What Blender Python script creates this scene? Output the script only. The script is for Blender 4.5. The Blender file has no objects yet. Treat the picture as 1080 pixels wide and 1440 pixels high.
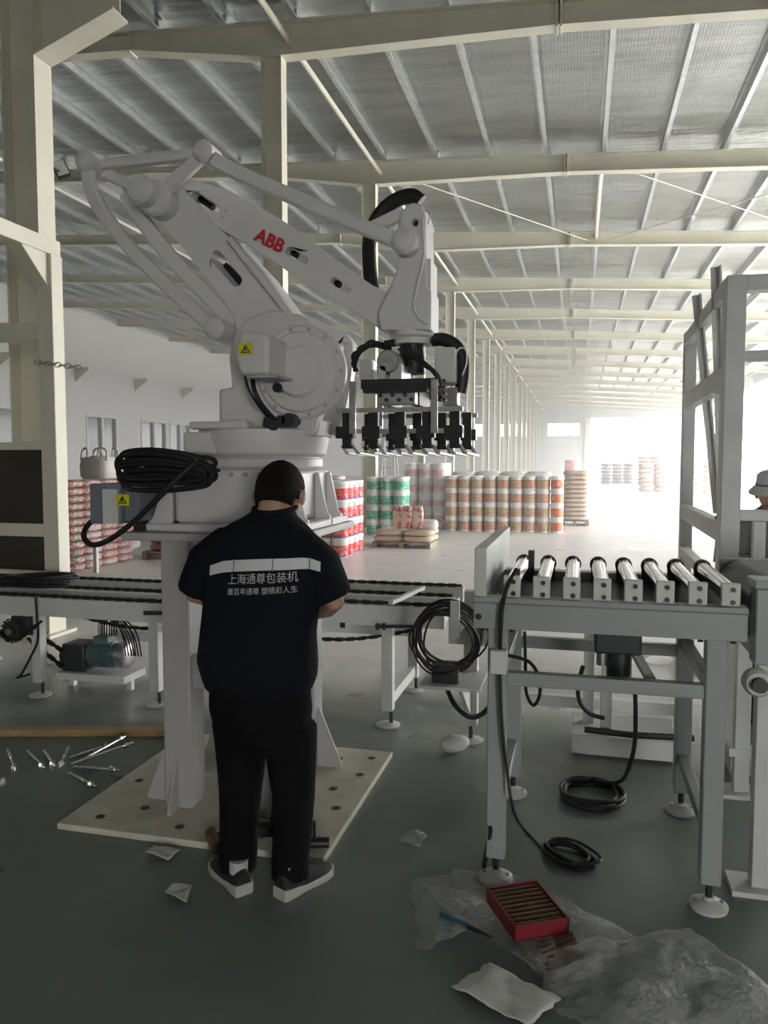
import bpy, bmesh, math, random
from math import sin, cos, pi, radians as rad
from mathutils import Vector, Matrix, noise
from mathutils.bvhtree import BVHTree
from mathutils.geometry import tessellate_polygon

scene = bpy.context.scene
COL = scene.collection
V = Vector
random.seed(7)

# ------------------------------------------------------------------ camera
EYE = V((0.0, 0.0, 1.65))
YAW, PITCH, FPX = rad(14.2318), rad(3.7016), 1082.0
cam_d = bpy.data.cameras.new('camera')
cam_d.sensor_fit = 'VERTICAL'
cam_d.sensor_height = 36.0
cam_d.lens = 36.0 * FPX / 1440.0
cam_d.clip_start, cam_d.clip_end = 0.05, 600
cam = bpy.data.objects.new('camera', cam_d)
cam.location = EYE
cam.rotation_euler = (rad(90) - PITCH, 0, YAW)
COL.objects.link(cam)
scene.camera = cam

# ------------------------------------------------------------------ light
scene.view_settings.view_transform = 'Standard'
scene.view_settings.look = 'None'
scene.view_settings.gamma = 1.0
scene.view_settings.use_curve_mapping = False
scene.view_settings.exposure = 0.0
world = bpy.data.worlds.new('sky')
scene.world = world
world.use_nodes = True
bg = world.node_tree.nodes['Background']
bg.inputs[0].default_value = (1.0, 0.985, 0.955, 1)
bg.inputs[1].default_value = 20.0
scene.cycles.use_denoising = True
scene.cycles.max_bounces = 8
scene.cycles.diffuse_bounces = 5

HAZE = 0.0135
XW, XR, YB, YE = -27.5, 12.0, -9.0, 102.3      # side walls, rear wall, end wall
BAY, Y0, XC = 6.0, 12.3, -5.0                   # column grid
def ztop(x): return 8.52 - 0.065 * x            # top of the roof beams
def zroof(x): return ztop(x) + 0.22

def portal(loc, rot, sx, sy):
    l = bpy.data.lights.new('daylight_opening', 'AREA')
    l.shape = 'RECTANGLE'; l.size = sx; l.size_y = sy
    l.cycles.is_portal = True
    o = bpy.data.objects.new('daylight_opening', l)
    o.location = loc; o.rotation_euler = rot
    COL.objects.link(o)

# openings in the right wall: (y0, y1, z0, z1)
R_OPEN = [(Y0 + BAY * n + 0.3, Y0 + BAY * (n + 1) - 0.3, 0.0, 7.2) for n in range(0, 15)]
E_OPEN = [(1.3, 11.4, 0.0, 7.3)] + [(x, x + 4.1, 5.0, 6.7) for x in (-4.1, -10.2, -16.3, -22.4)]
B_OPEN = [(4.0, 7.0, 0.0, 3.2)]  # unseen opening behind the viewer, added and sized for fill light
for a, b, c, d in R_OPEN:
    portal((XR + 0.1, (a + b) / 2, (c + d) / 2), (0, rad(90), 0), d - c, b - a)
for a, b, c, d in E_OPEN:
    portal(((a + b) / 2, YE + 0.1, (c + d) / 2), (rad(-90), 0, 0), b - a, d - c)
for a, b, c, d in B_OPEN:
    portal(((a + b) / 2, YB - 0.1, (c + d) / 2), (rad(90), 0, 0), b - a, d - c)

# ------------------------------------------------------------------ survey helper: a sighting through the camera, cut by a real plane
_F = V((-sin(YAW) * cos(PITCH), cos(YAW) * cos(PITCH), -sin(PITCH)))
_R = V((cos(YAW), sin(YAW), 0))
_U = _R.cross(_F)
def S(px, py, X=None, Y=None, z=None):
    d = _F + _R * ((px - 540) / FPX) - _U * ((py - 720) / FPX)
    if X is not None: t = (X - EYE.x) / d.x
    elif Y is not None: t = (Y - EYE.y) / d.y
    else: t = (z - EYE.z) / d.z
    return EYE + d * t
def XZ(pts, Y): return [(S(a, b, Y=Y).x, S(a, b, Y=Y).z) for a, b in pts]

# ------------------------------------------------------------------ materials
MATS = {}
def mat(name, col, rough=0.5, metal=0.0, var=0.0, scale=6.0, bump=0.0, bscale=40.0, alpha=1.0, spec=0.5, stretch=None, trans=0.0, coat=0.0):
    if name in MATS: return MATS[name]
    m = bpy.data.materials.new(name); m.use_nodes = True
    nt = m.node_tree; b = nt.nodes['Principled BSDF']
    b.inputs['Base Color'].default_value = (*col, 1)
    b.inputs['Roughness'].default_value = rough
    b.inputs['Metallic'].default_value = metal
    b.inputs['Specular IOR Level'].default_value = spec
    b.inputs['Alpha'].default_value = alpha
    b.inputs['Transmission Weight'].default_value = trans
    b.inputs['Coat Weight'].default_value = coat
    if var or bump:
        tc = nt.nodes.new('ShaderNodeTexCoord')
        mp = nt.nodes.new('ShaderNodeMapping')
        nt.links.new(tc.outputs['Object'], mp.inputs[0])
        if stretch: mp.inputs['Scale'].default_value = stretch
    if var:
        n = nt.nodes.new('ShaderNodeTexNoise'); n.inputs['Scale'].default_value = scale
        n.inputs['Detail'].default_value = 5
        r = nt.nodes.new('ShaderNodeValToRGB')
        r.color_ramp.elements[0].position = 0.3; r.color_ramp.elements[1].position = 0.7
        r.color_ramp.elements[0].color = (*[max(0, c * (1 - var)) for c in col], 1)
        r.color_ramp.elements[1].color = (*[min(1, c * (1 + var)) for c in col], 1)
        nt.links.new(mp.outputs[0], n.inputs['Vector'])
        nt.links.new(n.outputs['Fac'], r.inputs[0]); nt.links.new(r.outputs[0], b.inputs['Base Color'])
    if bump:
        n2 = nt.nodes.new('ShaderNodeTexNoise'); n2.inputs['Scale'].default_value = bscale
        n2.inputs['Detail'].default_value = 4
        bp = nt.nodes.new('ShaderNodeBump'); bp.inputs['Strength'].default_value = bump
        bp.inputs['Distance'].default_value = 0.02
        nt.links.new(mp.outputs[0], n2.inputs['Vector'])
        nt.links.new(n2.outputs['Fac'], bp.inputs['Height']); nt.links.new(bp.outputs[0], b.inputs['Normal'])
    MATS[name] = m
    return m

mat('robot_white', (.64, .63, .63), .42, var=.05, scale=3)
mat('robot_grey', (.42, .42, .43), .5)
mat('steel_white', (.60, .61, .60), .45, var=.07, scale=4)
mat('pedestal_grey', (.43, .42, .41), .5, var=.06, scale=4)
mat('steel_cream', (.66, .64, .53), .55, var=.05, scale=2)
mat('plate_cream', (.60, .58, .48), .55, var=.14, scale=5)
mat('machine_green', (.315, .34, .33), .4, var=.05, scale=3)
mat('galvanised', (.60, .62, .63), .38, .7, var=.12, scale=5)
mat('chrome', (.72, .72, .72), .16, 1.0)
mat('steel', (.45, .45, .45), .32, .9, var=.15, scale=30)
mat('dark_steel', (.05, .05, .052), .45, .4)
mat('black_rubber', (.013, .013, .014), .5)
mat('black_plastic', (.02, .02, .022), .4)
mat('chain_black', (.03, .028, .026), .5, .5)
mat('brown_panel', (.045, .038, .032), .6, var=.1)
mat('box_grey', (.17, .19, .225), .45)
mat('label_white', (.62, .62, .62), .5)
mat('label_yellow', (.62, .58, .02), .5)
mat('ink_black', (.012, .012, .012), .6)
mat('logo_red', (.55, .015, .04), .45)
mat('navy_cloth', (.0065, .008, .013), .9, bump=.3, bscale=25, spec=.2)
mat('black_cloth', (.005, .005, .006), .9, bump=.3, bscale=20, spec=.2)
mat('reflective', (.62, .63, .62), .45)
mat('print_grey', (.5, .5, .5), .6)
mat('skin', (.42, .24, .17), .5)
mat('hair', (.008, .006, .0055), .8, bump=.6, bscale=160, spec=.2)
mat('shoe_black', (.02, .02, .022), .7)
mat('sole_white', (.48, .45, .43), .6)
mat('sock', (.5, .5, .5), .8)
mat('hat_grey', (.45, .45, .46), .85, bump=.2, bscale=60)
mat('grey_cloth', (.16, .16, .17), .85, bump=.2)
mat('wood', (.36, .25, .12), .6, var=.22, scale=4, stretch=(1, 14, 14))
mat('pallet_wood', (.30, .24, .18), .75, var=.25, scale=5)
mat('paper', (.62, .62, .60), .7, bump=.35, bscale=18)
mat('pail_white', (.78, .78, .77), .35)
mat('pail_lid', (.82, .82, .82), .4)
mat('pail_olive', (.34, .29, .08), .4)
mat('label_red', (.72, .045, .06), .45)
mat('label_navy', (.10, .08, .22), .45)
mat('label_green', (.03, .40, .24), .45)
mat('label_pink', (.70, .35, .40), .5)
mat('label_orange', (.75, .28, .05), .45)
mat('bag_paper', (.60, .52, .40), .75, bump=.3, bscale=8)
mat('bag_pink', (.66, .40, .38), .6, var=.3, scale=9)
mat('bag_red', (.50, .12, .12), .6, var=.35, scale=8)
mat('bag_green', (.30, .40, .28), .6, var=.3, scale=8)
mat('bag_white', (.66, .64, .62), .6, bump=.3, bscale=9)
mat('bag_grey', (.20, .20, .20), .7, var=.3, scale=5)
mat('bag_print_red', (.62, .06, .06), .6)
mat('fibc_white', (.58, .54, .53), .7, bump=.4, bscale=6)
mat('crate_red', (.22, .016, .022), .45)
mat('rod_brown', (.12, .062, .03), .55, var=.35, scale=20)
mat('pen_blue', (.012, .09, .17), .5)
mat('hose_white', (.7, .7, .68), .4)
mat('motor_dark', (.035, .045, .043), .45, .2)
mat('motor_teal', (.10, .16, .17), .45, .2)
mat('bolt_zinc', (.62, .62, .62), .25, .95)
mat('lamp_glass', (.75, .75, .75), .1)

def film_material():
    m = bpy.data.materials.new('clear_film'); m.use_nodes = True
    nt = m.node_tree; b = nt.nodes['Principled BSDF']
    b.inputs['Base Color'].default_value = (.62, .63, .62, 1)
    b.inputs['Roughness'].default_value = .3
    tc = nt.nodes.new('ShaderNodeTexCoord')
    vo = nt.nodes.new('ShaderNodeTexVoronoi'); vo.inputs['Scale'].default_value = 85
    no = nt.nodes.new('ShaderNodeTexNoise'); no.inputs['Scale'].default_value = 5; no.inputs['Detail'].default_value = 6
    ad = nt.nodes.new('ShaderNodeMath'); ad.operation = 'ADD'
    bp = nt.nodes.new('ShaderNodeBump'); bp.inputs['Strength'].default_value = .55; bp.inputs['Distance'].default_value = .012
    nt.links.new(tc.outputs['Object'], vo.inputs['Vector']); nt.links.new(tc.outputs['Object'], no.inputs['Vector'])
    nt.links.new(vo.outputs['Distance'], ad.inputs[0]); nt.links.new(no.outputs['Fac'], ad.inputs[1])
    nt.links.new(ad.outputs[0], bp.inputs['Height']); nt.links.new(bp.outputs[0], b.inputs['Normal'])
    r = nt.nodes.new('ShaderNodeMapRange')
    r.inputs['From Min'].default_value = .3; r.inputs['From Max'].default_value = .7
    r.inputs['To Min'].default_value = .12; r.inputs['To Max'].default_value = .55
    nt.links.new(no.outputs['Fac'], r.inputs['Value']); nt.links.new(r.outputs[0], b.inputs['Alpha'])
    MATS['clear_film'] = m
film_material()
mat('stretch_wrap', (.85, .86, .87), .25, alpha=.10)

def floor_material():
    m = bpy.data.materials.new('floor_paint'); m.use_nodes = True
    nt = m.node_tree; b = nt.nodes['Principled BSDF']
    tc = nt.nodes.new('ShaderNodeTexCoord')
    n1 = nt.nodes.new('ShaderNodeTexNoise'); n1.inputs['Scale'].default_value = .45; n1.inputs['Detail'].default_value = 8
    n1.inputs['Roughness'].default_value = .62
    r = nt.nodes.new('ShaderNodeValToRGB')
    r.color_ramp.elements[0].position = .32; r.color_ramp.elements[0].color = (.125, .155, .14, 1)
    r.color_ramp.elements[1].position = .72; r.color_ramp.elements[1].color = (.19, .22, .20, 1)
    n2 = nt.nodes.new('ShaderNodeTexNoise'); n2.inputs['Scale'].default_value = 1.6; n2.inputs['Detail'].default_value = 7
    rr = nt.nodes.new('ShaderNodeMapRange')
    rr.inputs['From Min'].default_value = .3; rr.inputs['From Max'].default_value = .7
    rr.inputs['To Min'].default_value = .26; rr.inputs['To Max'].default_value = .48
    n3 = nt.nodes.new('ShaderNodeTexNoise'); n3.inputs['Scale'].default_value = 90
    bp = nt.nodes.new('ShaderNodeBump'); bp.inputs['Strength'].default_value = .06; bp.inputs['Distance'].default_value = .01
    for n in (n1, n2, n3): nt.links.new(tc.outputs['Object'], n.inputs['Vector'])
    # base colour turns paler beyond the machines, with a noisy edge
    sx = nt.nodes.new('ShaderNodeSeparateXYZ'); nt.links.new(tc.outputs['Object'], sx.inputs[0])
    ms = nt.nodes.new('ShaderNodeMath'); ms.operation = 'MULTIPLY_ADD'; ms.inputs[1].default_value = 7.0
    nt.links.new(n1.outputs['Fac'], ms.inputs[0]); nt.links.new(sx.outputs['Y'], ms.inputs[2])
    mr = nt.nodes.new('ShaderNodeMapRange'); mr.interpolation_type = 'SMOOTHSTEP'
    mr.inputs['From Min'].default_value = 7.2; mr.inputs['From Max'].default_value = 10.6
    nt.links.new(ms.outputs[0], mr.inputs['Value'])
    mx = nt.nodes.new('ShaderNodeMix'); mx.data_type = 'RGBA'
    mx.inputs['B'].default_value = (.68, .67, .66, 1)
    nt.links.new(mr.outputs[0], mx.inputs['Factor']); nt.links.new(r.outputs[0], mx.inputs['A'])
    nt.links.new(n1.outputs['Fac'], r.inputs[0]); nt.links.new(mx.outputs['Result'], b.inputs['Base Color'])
    nt.links.new(n2.outputs['Fac'], rr.inputs['Value']); nt.links.new(rr.outputs[0], b.inputs['Roughness'])
    nt.links.new(n3.outputs['Fac'], bp.inputs['Height']); nt.links.new(bp.outputs[0], b.inputs['Normal'])
    b.inputs['Specular IOR Level'].default_value = .6
    MATS['floor_paint'] = m
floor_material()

def ribbed(name, col, rough, metal, axis, pitch, strength, wr=0.0):
    """sheet with fine ribs along one axis and, for foil, loose wrinkles"""
    m = bpy.data.materials.new(name); m.use_nodes = True
    nt = m.node_tree; b = nt.nodes['Principled BSDF']
    b.inputs['Base Color'].default_value = (*col, 1)
    b.inputs['Roughness'].default_value = rough; b.inputs['Metallic'].default_value = metal
    tc = nt.nodes.new('ShaderNodeTexCoord')
    w = nt.nodes.new('ShaderNodeTexWave'); w.bands_direction = axis
    w.inputs['Scale'].default_value = 0.314 / pitch
    bp = nt.nodes.new('ShaderNodeBump'); bp.inputs['Strength'].default_value = strength; bp.inputs['Distance'].default_value = .02
    nt.links.new(tc.outputs['Object'], w.inputs['Vector']); nt.links.new(w.outputs['Fac'], bp.inputs['Height'])
    last = bp
    if wr:
        mp = nt.nodes.new('ShaderNodeMapping'); mp.inputs['Scale'].default_value = (.55, 2.2, 1)
        n = nt.nodes.new('ShaderNodeTexNoise'); n.inputs['Scale'].default_value = 1.1; n.inputs['Detail'].default_value = 5
        nt.links.new(tc.outputs['Object'], mp.inputs[0]); nt.links.new(mp.outputs[0], n.inputs['Vector'])
        b2 = nt.nodes.new('ShaderNodeBump'); b2.inputs['Strength'].default_value = wr; b2.inputs['Distance'].default_value = .12
        nt.links.new(n.outputs['Fac'], b2.inputs['Height']); nt.links.new(bp.outputs[0], b2.inputs['Normal'])
        last = b2
        r = nt.nodes.new('ShaderNodeValToRGB')
        r.color_ramp.elements[0].position = .3; r.color_ramp.elements[1].position = .7
        r.color_ramp.elements[0].color = (*[c * .8 for c in col], 1); r.color_ramp.elements[1].color = (*[min(1, c * 1.12) for c in col], 1)
        nt.links.new(n.outputs['Fac'], r.inputs[0]); nt.links.new(r.outputs[0], b.inputs['Base Color'])
    nt.links.new(last.outputs[0], b.inputs['Normal'])
    MATS[name] = m
ribbed('roof_foil', (.42, .44, .425), .34, .9, 'X', .055, .10, .5)
ribbed('wall_sheet', (.56, .56, .555), .5, 0, 'Y', .2, .5)
ribbed('wall_sheet_end', (.60, .60, .60), .5, 0, 'X', .2, .5)

# ------------------------------------------------------------------ mesh builder
ORG = {}
def org(o): return ORG.get(o.name, V((0, 0, 0))) if o else V((0, 0, 0))

class MB:
    def __init__(s): s.v = []; s.f = []
    def add(s, vs, fs):
        n = len(s.v); s.v += [V(p) for p in vs]; s.f += [tuple(i + n for i in f) for f in fs]; return s
    def box(s, x0, x1, y0, y1, z0, z1):
        return s.add([(x0, y0, z0), (x1, y0, z0), (x1, y1, z0), (x0, y1, z0), (x0, y0, z1), (x1, y0, z1), (x1, y1, z1), (x0, y1, z1)],
                     [(0, 3, 2, 1), (4, 5, 6, 7), (0, 1, 5, 4), (1, 2, 6, 5), (2, 3, 7, 6), (3, 0, 4, 7)])
    def bar(s, p, q, w, h, up=(0, 0, 1)):
        p, q = V(p), V(q); d = (q - p).normalized(); up = V(up)
        if abs(d.dot(up)) > .98: up = V((0, 1, 0))
        a = d.cross(up).normalized(); b = a.cross(d).normalized()
        vs = []
        for c in (p, q):
            for i, j in ((-1, -1), (1, -1), (1, 1), (-1, 1)): vs.append(c + a * (i * w / 2) + b * (j * h / 2))
        return s.add(vs, [(0, 1, 2, 3), (7, 6, 5, 4), (0, 4, 5, 1), (1, 5, 6, 2), (2, 6, 7, 3), (3, 7, 4, 0)])
    def cyl(s, p, q, r, r2=None, n=16, caps=True):
        p, q = V(p), V(q); r2 = r if r2 is None else r2
        d = (q - p).normalized(); up = V((0, 0, 1)) if abs(d.z) < .95 else V((1, 0, 0))
        a = d.cross(up).normalized(); b = d.cross(a).normalized()
        vs = [];
        for c, rr in ((p, r), (q, r2)):
            for i in range(n):
                t = 2 * pi * i / n; vs.append(c + a * (rr * cos(t)) + b * (rr * sin(t)))
        fs = [(i, (i + 1) % n, n + (i + 1) % n, n + i) for i in range(n)]
        if caps: fs += [tuple(range(n - 1, -1, -1)), tuple(range(n, 2 * n))]
        return s.add(vs, fs)
    def tube(s, pts, r, n=8, closed=False, smooth=0, caps=True):
        pts = [V(p) for p in pts]
        if smooth: pts = spline(pts, smooth, closed)
        m = len(pts); rr = r if isinstance(r, (list, tuple)) else None
        if rr and smooth:
            rr = [rr[min(int(i / smooth), len(rr) - 1)] + (rr[min(int(i / smooth) + 1, len(rr) - 1)] - rr[min(int(i / smooth), len(rr) - 1)]) * ((i / smooth) % 1) for i in range(m)]
        vs = []; a = None
        for i, p in enumerate(pts):
            if closed: d = pts[(i + 1) % m] - pts[i - 1]
            else: d = pts[min(i + 1, m - 1)] - pts[max(i - 1, 0)]
            d = d.normalized() if d.length > 1e-9 else V((0, 0, 1))
            if a is None:
                up = V((0, 0, 1)) if abs(d.z) < .9 else V((1, 0, 0)); a = d.cross(up).normalized()
            else:
                a = a - d * a.dot(d)
                a = a.normalized() if a.length > 1e-6 else d.orthogonal().normalized()
            b = d.cross(a); q = rr[i] if rr else r
            for k in range(n):
                t = 2 * pi * k / n; vs.append(p + a * (q * cos(t)) + b * (q * sin(t)))
        fs = []
        for i in range(m if closed else m - 1):
            j = (i + 1) % m
            for k in range(n):
                l = (k + 1) % n; fs.append((i * n + k, i * n + l, j * n + l, j * n + k))
        if not closed and caps: fs += [tuple(range(n - 1, -1, -1)), tuple(range((m - 1) * n, m * n))]
        return s.add(vs, fs)
    def lathe(s, prof, c=(0, 0, 0), n=20, axis='Z', cap=True):
        c = V(c); vs = []
        for r, h in prof:
            for i in range(n):
                t = 2 * pi * i / n; x, y = r * cos(t), r * sin(t)
                vs.append(c + (V((x, y, h)) if axis == 'Z' else V((x, h, y)) if axis == 'Y' else V((h, x, y))))
        m = len(prof); fs = []
        for j in range(m - 1):
            for i in range(n):
                k = (i + 1) % n; q = (j * n + i, j * n + k, (j + 1) * n + k, (j + 1) * n + i)
                fs.append(q if axis != 'Y' else q[::-1])
        if cap: fs += [tuple(range(n - 1, -1, -1)), tuple(range((m - 1) * n, m * n))]
        return s.add(vs, fs)
    def plate(s, loops, y0, y1):
        """outline (with holes) in X-Z given as loops of (x, z); thickness from y0 to y1"""
        flat = [p for l in loops for p in l]; n = len(flat)
        tris = tessellate_polygon([[V((x, z, 0)) for x, z in l] for l in loops])
        vs = [(x, y0, z) for x, z in flat] + [(x, y1, z) for x, z in flat]
        fs = [tuple(t) for t in tris] + [tuple(i + n for i in reversed(t)) for t in tris]
        k = 0
        for l in loops:
            m = len(l)
            for i in range(m):
                j = (i + 1) % m; fs.append((k + i, k + j, n + k + j, n + k + i))
            k += m
        return s.add(vs, fs)
    def extrude_x(s, poly, x0, x1):
        n = len(poly); vs = [(x0, y, z) for y, z in poly] + [(x1, y, z) for y, z in poly]
        return s.add(vs, [tuple(range(n)), tuple(range(2 * n - 1, n - 1, -1))] + [(i, (i + 1) % n, n + (i + 1) % n, n + i) for i in range(n)])
    def extrude_y(s, poly, y0, y1):
        n = len(poly); vs = [(x, y0, z) for x, z in poly] + [(x, y1, z) for x, z in poly]
        return s.add(vs, [tuple(range(n)), tuple(range(2 * n - 1, n - 1, -1))] + [(i, (i + 1) % n, n + (i + 1) % n, n + i) for i in range(n)])
    def loft(s, rings, n=20, e=2.0):
        """rings: (cx, cy, cz, rx, ry[, tilt]) horizontal superellipse rings"""
        vs = []
        for r in rings:
            cx, cy, cz, rx, ry = r[:5]; tl = r[5] if len(r) > 5 else 0
            for i in range(n):
                t = 2 * pi * i / n; c_, s_ = cos(t), sin(t)
                x = rx * math.copysign(abs(c_) ** (2 / e), c_); y = ry * math.copysign(abs(s_) ** (2 / e), s_)
                vs.append((cx + x, cy + y, cz + y * tl))
        m = len(rings); fs = [tuple(range(n - 1, -1, -1)), tuple(range((m - 1) * n, m * n))]
        for j in range(m - 1):
            for i in range(n):
                k = (i + 1) % n; fs.append((j * n + i, j * n + k, (j + 1) * n + k, (j + 1) * n + i))
        return s.add(vs, fs)
    def ball(s, c, rx, ry, rz, n=14, m=9, rot=None):
        c = V(c); vs = [V((0, 0, -rz))]; 
        for j in range(1, m):
            ph = -pi / 2 + pi * j / m
            for i in range(n):
                t = 2 * pi * i / n; vs.append(V((rx * cos(ph) * cos(t), ry * cos(ph) * sin(t), rz * sin(ph))))
        vs.append(V((0, 0, rz)))
        if rot: vs = [rot @ p for p in vs]
        fs = [(0, 1 + (i + 1) % n, 1 + i) for i in range(n)]
        for j in range(m - 2):
            for i in range(n):
                k = (i + 1) % n; fs.append((1 + j * n + i, 1 + j * n + k, 1 + (j + 1) * n + k, 1 + (j + 1) * n + i))
        L = len(vs) - 1; fs += [(1 + (m - 2) * n + i, 1 + (m - 2) * n + (i + 1) % n, L) for i in range(n)]
        return s.add([p + c for p in vs], fs)
    def grid(s, fn, nu, nv):
        vs = [fn(i / nu, j / nv) for j in range(nv + 1) for i in range(nu + 1)]
        return s.add(vs, [(j * (nu + 1) + i, j * (nu + 1) + i + 1, (j + 1) * (nu + 1) + i + 1, (j + 1) * (nu + 1) + i) for j in range(nv) for i in range(nu)])
    def move(s, M):
        s.v = [M @ p for p in s.v]; return s
    def build(s, name, m, parent=None, bevel=0, seg=2, smooth=35, fix=True):
        me = bpy.data.meshes.new(name); o_ = org(parent)
        me.from_pydata([tuple(p - o_) for p in s.v], [], s.f)
        if fix:
            bm = bmesh.new(); bm.from_mesh(me); bmesh.ops.recalc_face_normals(bm, faces=bm.faces); bm.to_mesh(me); bm.free()
        me.materials.append(MATS[m])
        if smooth:
            me.shade_smooth(); me.set_sharp_from_angle(angle=rad(smooth))
        o = bpy.data.objects.new(name, me); COL.objects.link(o)
        if parent: o.parent = parent
        ORG[o.name] = o_
        if bevel:
            b = o.modifiers.new('bevel', 'BEVEL'); b.width = bevel; b.segments = seg; b.limit_method = 'ANGLE'; b.angle_limit = rad(40)
        return o

def spline(pts, k, closed=False):
    out = []; m = len(pts)
    for i in range(m if closed else m - 1):
        if closed: p0, p1, p2, p3 = pts[i - 1], pts[i], pts[(i + 1) % m], pts[(i + 2) % m]
        else: p0, p1, p2, p3 = pts[max(i - 1, 0)], pts[i], pts[i + 1], pts[min(i + 2, m - 1)]
        for j in range(k):
            t = j / k
            out.append(.5 * ((2 * p1) + (p2 - p0) * t + (2 * p0 - 5 * p1 + 4 * p2 - p3) * t * t + (3 * p1 - p0 - 3 * p2 + p3) * t ** 3))
    if not closed: out.append(pts[-1])
    return out

def tag(o, label, cat=None, group=None, kind=None):
    o['label'] = label
    if cat: o['category'] = cat
    if group: o['group'] = group
    if kind: o['kind'] = kind
    return o
def thing(name, label, cat, loc, group=None, kind=None):
    o = bpy.data.objects.new(name, None); COL.objects.link(o)
    o.location = loc; o.empty_display_size = .1
    ORG[o.name] = V(loc)
    return tag(o, label, cat, group, kind)
def local(name, label, cat, group=None):
    """a thing built around the origin, moved to its place afterwards"""
    return thing(name, label, cat, (0, 0, 0), group)
def copy_tree(o, parent=None):
    c = o.copy(); COL.objects.link(c)
    if parent: c.parent = parent
    for ch in list(o.children): copy_tree(ch, c)
    return c
def stadium(p, q, r, n=6):
    (x0, z0), (x1, z1) = p, q; a = math.atan2(z1 - z0, x1 - x0); out = []
    for i in range(n + 1): t = a - pi / 2 + pi * i / n; out.append((x1 + r * cos(t), z1 + r * sin(t)))
    for i in range(n + 1): t = a + pi / 2 + pi * i / n; out.append((x0 + r * cos(t), z0 + r * sin(t)))
    return out
def text_mesh(body, size, extrude=0.0, bold=0.0):
    cu = bpy.data.curves.new('lettering', 'FONT'); cu.body = body; cu.size = size; cu.extrude = extrude; cu.offset = bold
    cu.align_x = 'CENTER'; cu.align_y = 'CENTER'; cu.resolution_u = 3
    o = bpy.data.objects.new('lettering', cu); COL.objects.link(o)
    dg = bpy.context.evaluated_depsgraph_get(); dg.update()
    me = bpy.data.meshes.new_from_object(o.evaluated_get(dg))
    vs = [v.co.copy() for v in me.vertices]; fs = [tuple(p.vertices) for p in me.polygons]
    bpy.data.objects.remove(o); bpy.data.curves.remove(cu); bpy.data.meshes.remove(me)
    return vs, fs

# ================================================================== the building
ORD = ['first', 'second', 'third', 'fourth', 'fifth', 'sixth', 'seventh', 'eighth', 'ninth', 'tenth', 'eleventh', 'twelfth', 'thirteenth',
       'fourteenth', 'fifteenth', 'sixteenth', 'seventeenth', 'eighteenth']
mat('yard_concrete', (.55, .55, .53), .8, var=.1, scale=.5)
mat('pane_dark', (.10, .11, .115), .12, spec=.6)
mat('pane_clear', (.9, .93, .95), .1, alpha=.12)

tag(MB().box(XW, XR, YB, YE, -.12, 0).build('floor', 'floor_paint', smooth=0), 'grey green painted concrete floor of the hall, scuffed, paler beyond the machines', kind='structure')
tag(MB().box(-120, 160, -60, 260, -.3, -.13).build('ground', 'yard_concrete', smooth=0), 'pale concrete yard outside the open doors', kind='structure')

def wall_boxes(mb, u0, u1, ztop_f, holes, put):
    """a wall along u from u0 to u1 with rectangular openings; put(u0, u1, z0, z1) adds one block"""
    u = u0
    for a, b, c, d in sorted(holes):
        put(u, a, 0, None); put(a, b, 0, c) if c > .01 else None; put(a, b, d, None); u = b
    put(u, u1, 0, None)
# right wall
w = MB(); zr = zroof(XR)
wall_boxes(w, YB, YE, None, R_OPEN, lambda a, b, c, d: w.box(XR, XR + .2, a, b, c, zr if d is None else d))
tag(w.build('wall_right', 'wall_sheet', smooth=0), 'sheet metal side wall pierced by tall open bays', kind='structure')
# end wall, top follows the roof
w = MB()
def put_e(a, b, c, d):
    if d is None: w.extrude_y([(a, c), (b, c), (b, zroof(b)), (a, zroof(a))], YE, YE + .2)
    else: w.box(a, b, YE, YE + .2, c, d)
wall_boxes(w, XW, XR + .2, None, E_OPEN, put_e)
wall_end = tag(w.build('wall_back', 'wall_sheet_end', smooth=0), 'far end wall with high windows and a wide open doorway', kind='structure')
w = MB()
def put_b(a, b, c, d):
    if d is None: w.extrude_y([(a, c), (b, c), (b, zroof(b)), (a, zroof(a))], YB - .2, YB)
    else: w.box(a, b, YB - .2, YB, c, d)
wall_boxes(w, XW, XR + .2, None, B_OPEN, put_b)
tag(w.build('wall_front', 'wall_sheet_end', smooth=0), 'sheet metal wall behind the viewer', kind='structure')
# left wall with dark windows
LWIN = [(26.4, 33.4), (38.9, 41.8), (44.6, 47.6), (48.2, 51.0), (56.5, 59.5), (62.5, 65.5)]
w = MB()
wall_boxes(w, YB, YE, None, [(a, b, 1.6, 4.35) for a, b in LWIN], lambda a, b, c, d: w.box(XW - .2, XW, a, b, c, zroof(XW) if d is None else d))
wl = tag(w.build('wall_left', 'wall_sheet', smooth=0), 'tall white ribbed sheet metal side wall with dark windows', kind='structure')
for n in range(1, 14):     # corbels on the wall posts
    y = Y0 + BAY * n + 1.7
    MB().extrude_y([(XW, 6.95), (XW + .9, 6.95), (XW + .9, 6.8), (XW, 6.15)], y - .1, y + .1).build('corbel', 'steel_cream', wl)
for i, (a, b) in enumerate(LWIN):
    t = thing('window_%d' % (i + 1), 'dark window in the white side wall, %s from the viewer' % ORD[i], None, (XW, (a + b) / 2, 1.6), kind='structure')
    f = MB()
    for y in (a, (a + b) / 2, b): f.box(XW - .1, XW + .05, y - .06, y + .06, 1.6, 4.35)
    for z in (1.6, 4.35): f.box(XW - .1, XW + .05, a, b, z - .06, z + .06)
    f.build('window_frame', 'steel_white', t)
    for k in range(2):
        h = (b - a) / 2
        MB().box(XW - .12, XW - .10, a + h * k + .06, a + h * (k + 1) - .06, 1.66, 4.29).build('pane', 'pane_dark', t)
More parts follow.
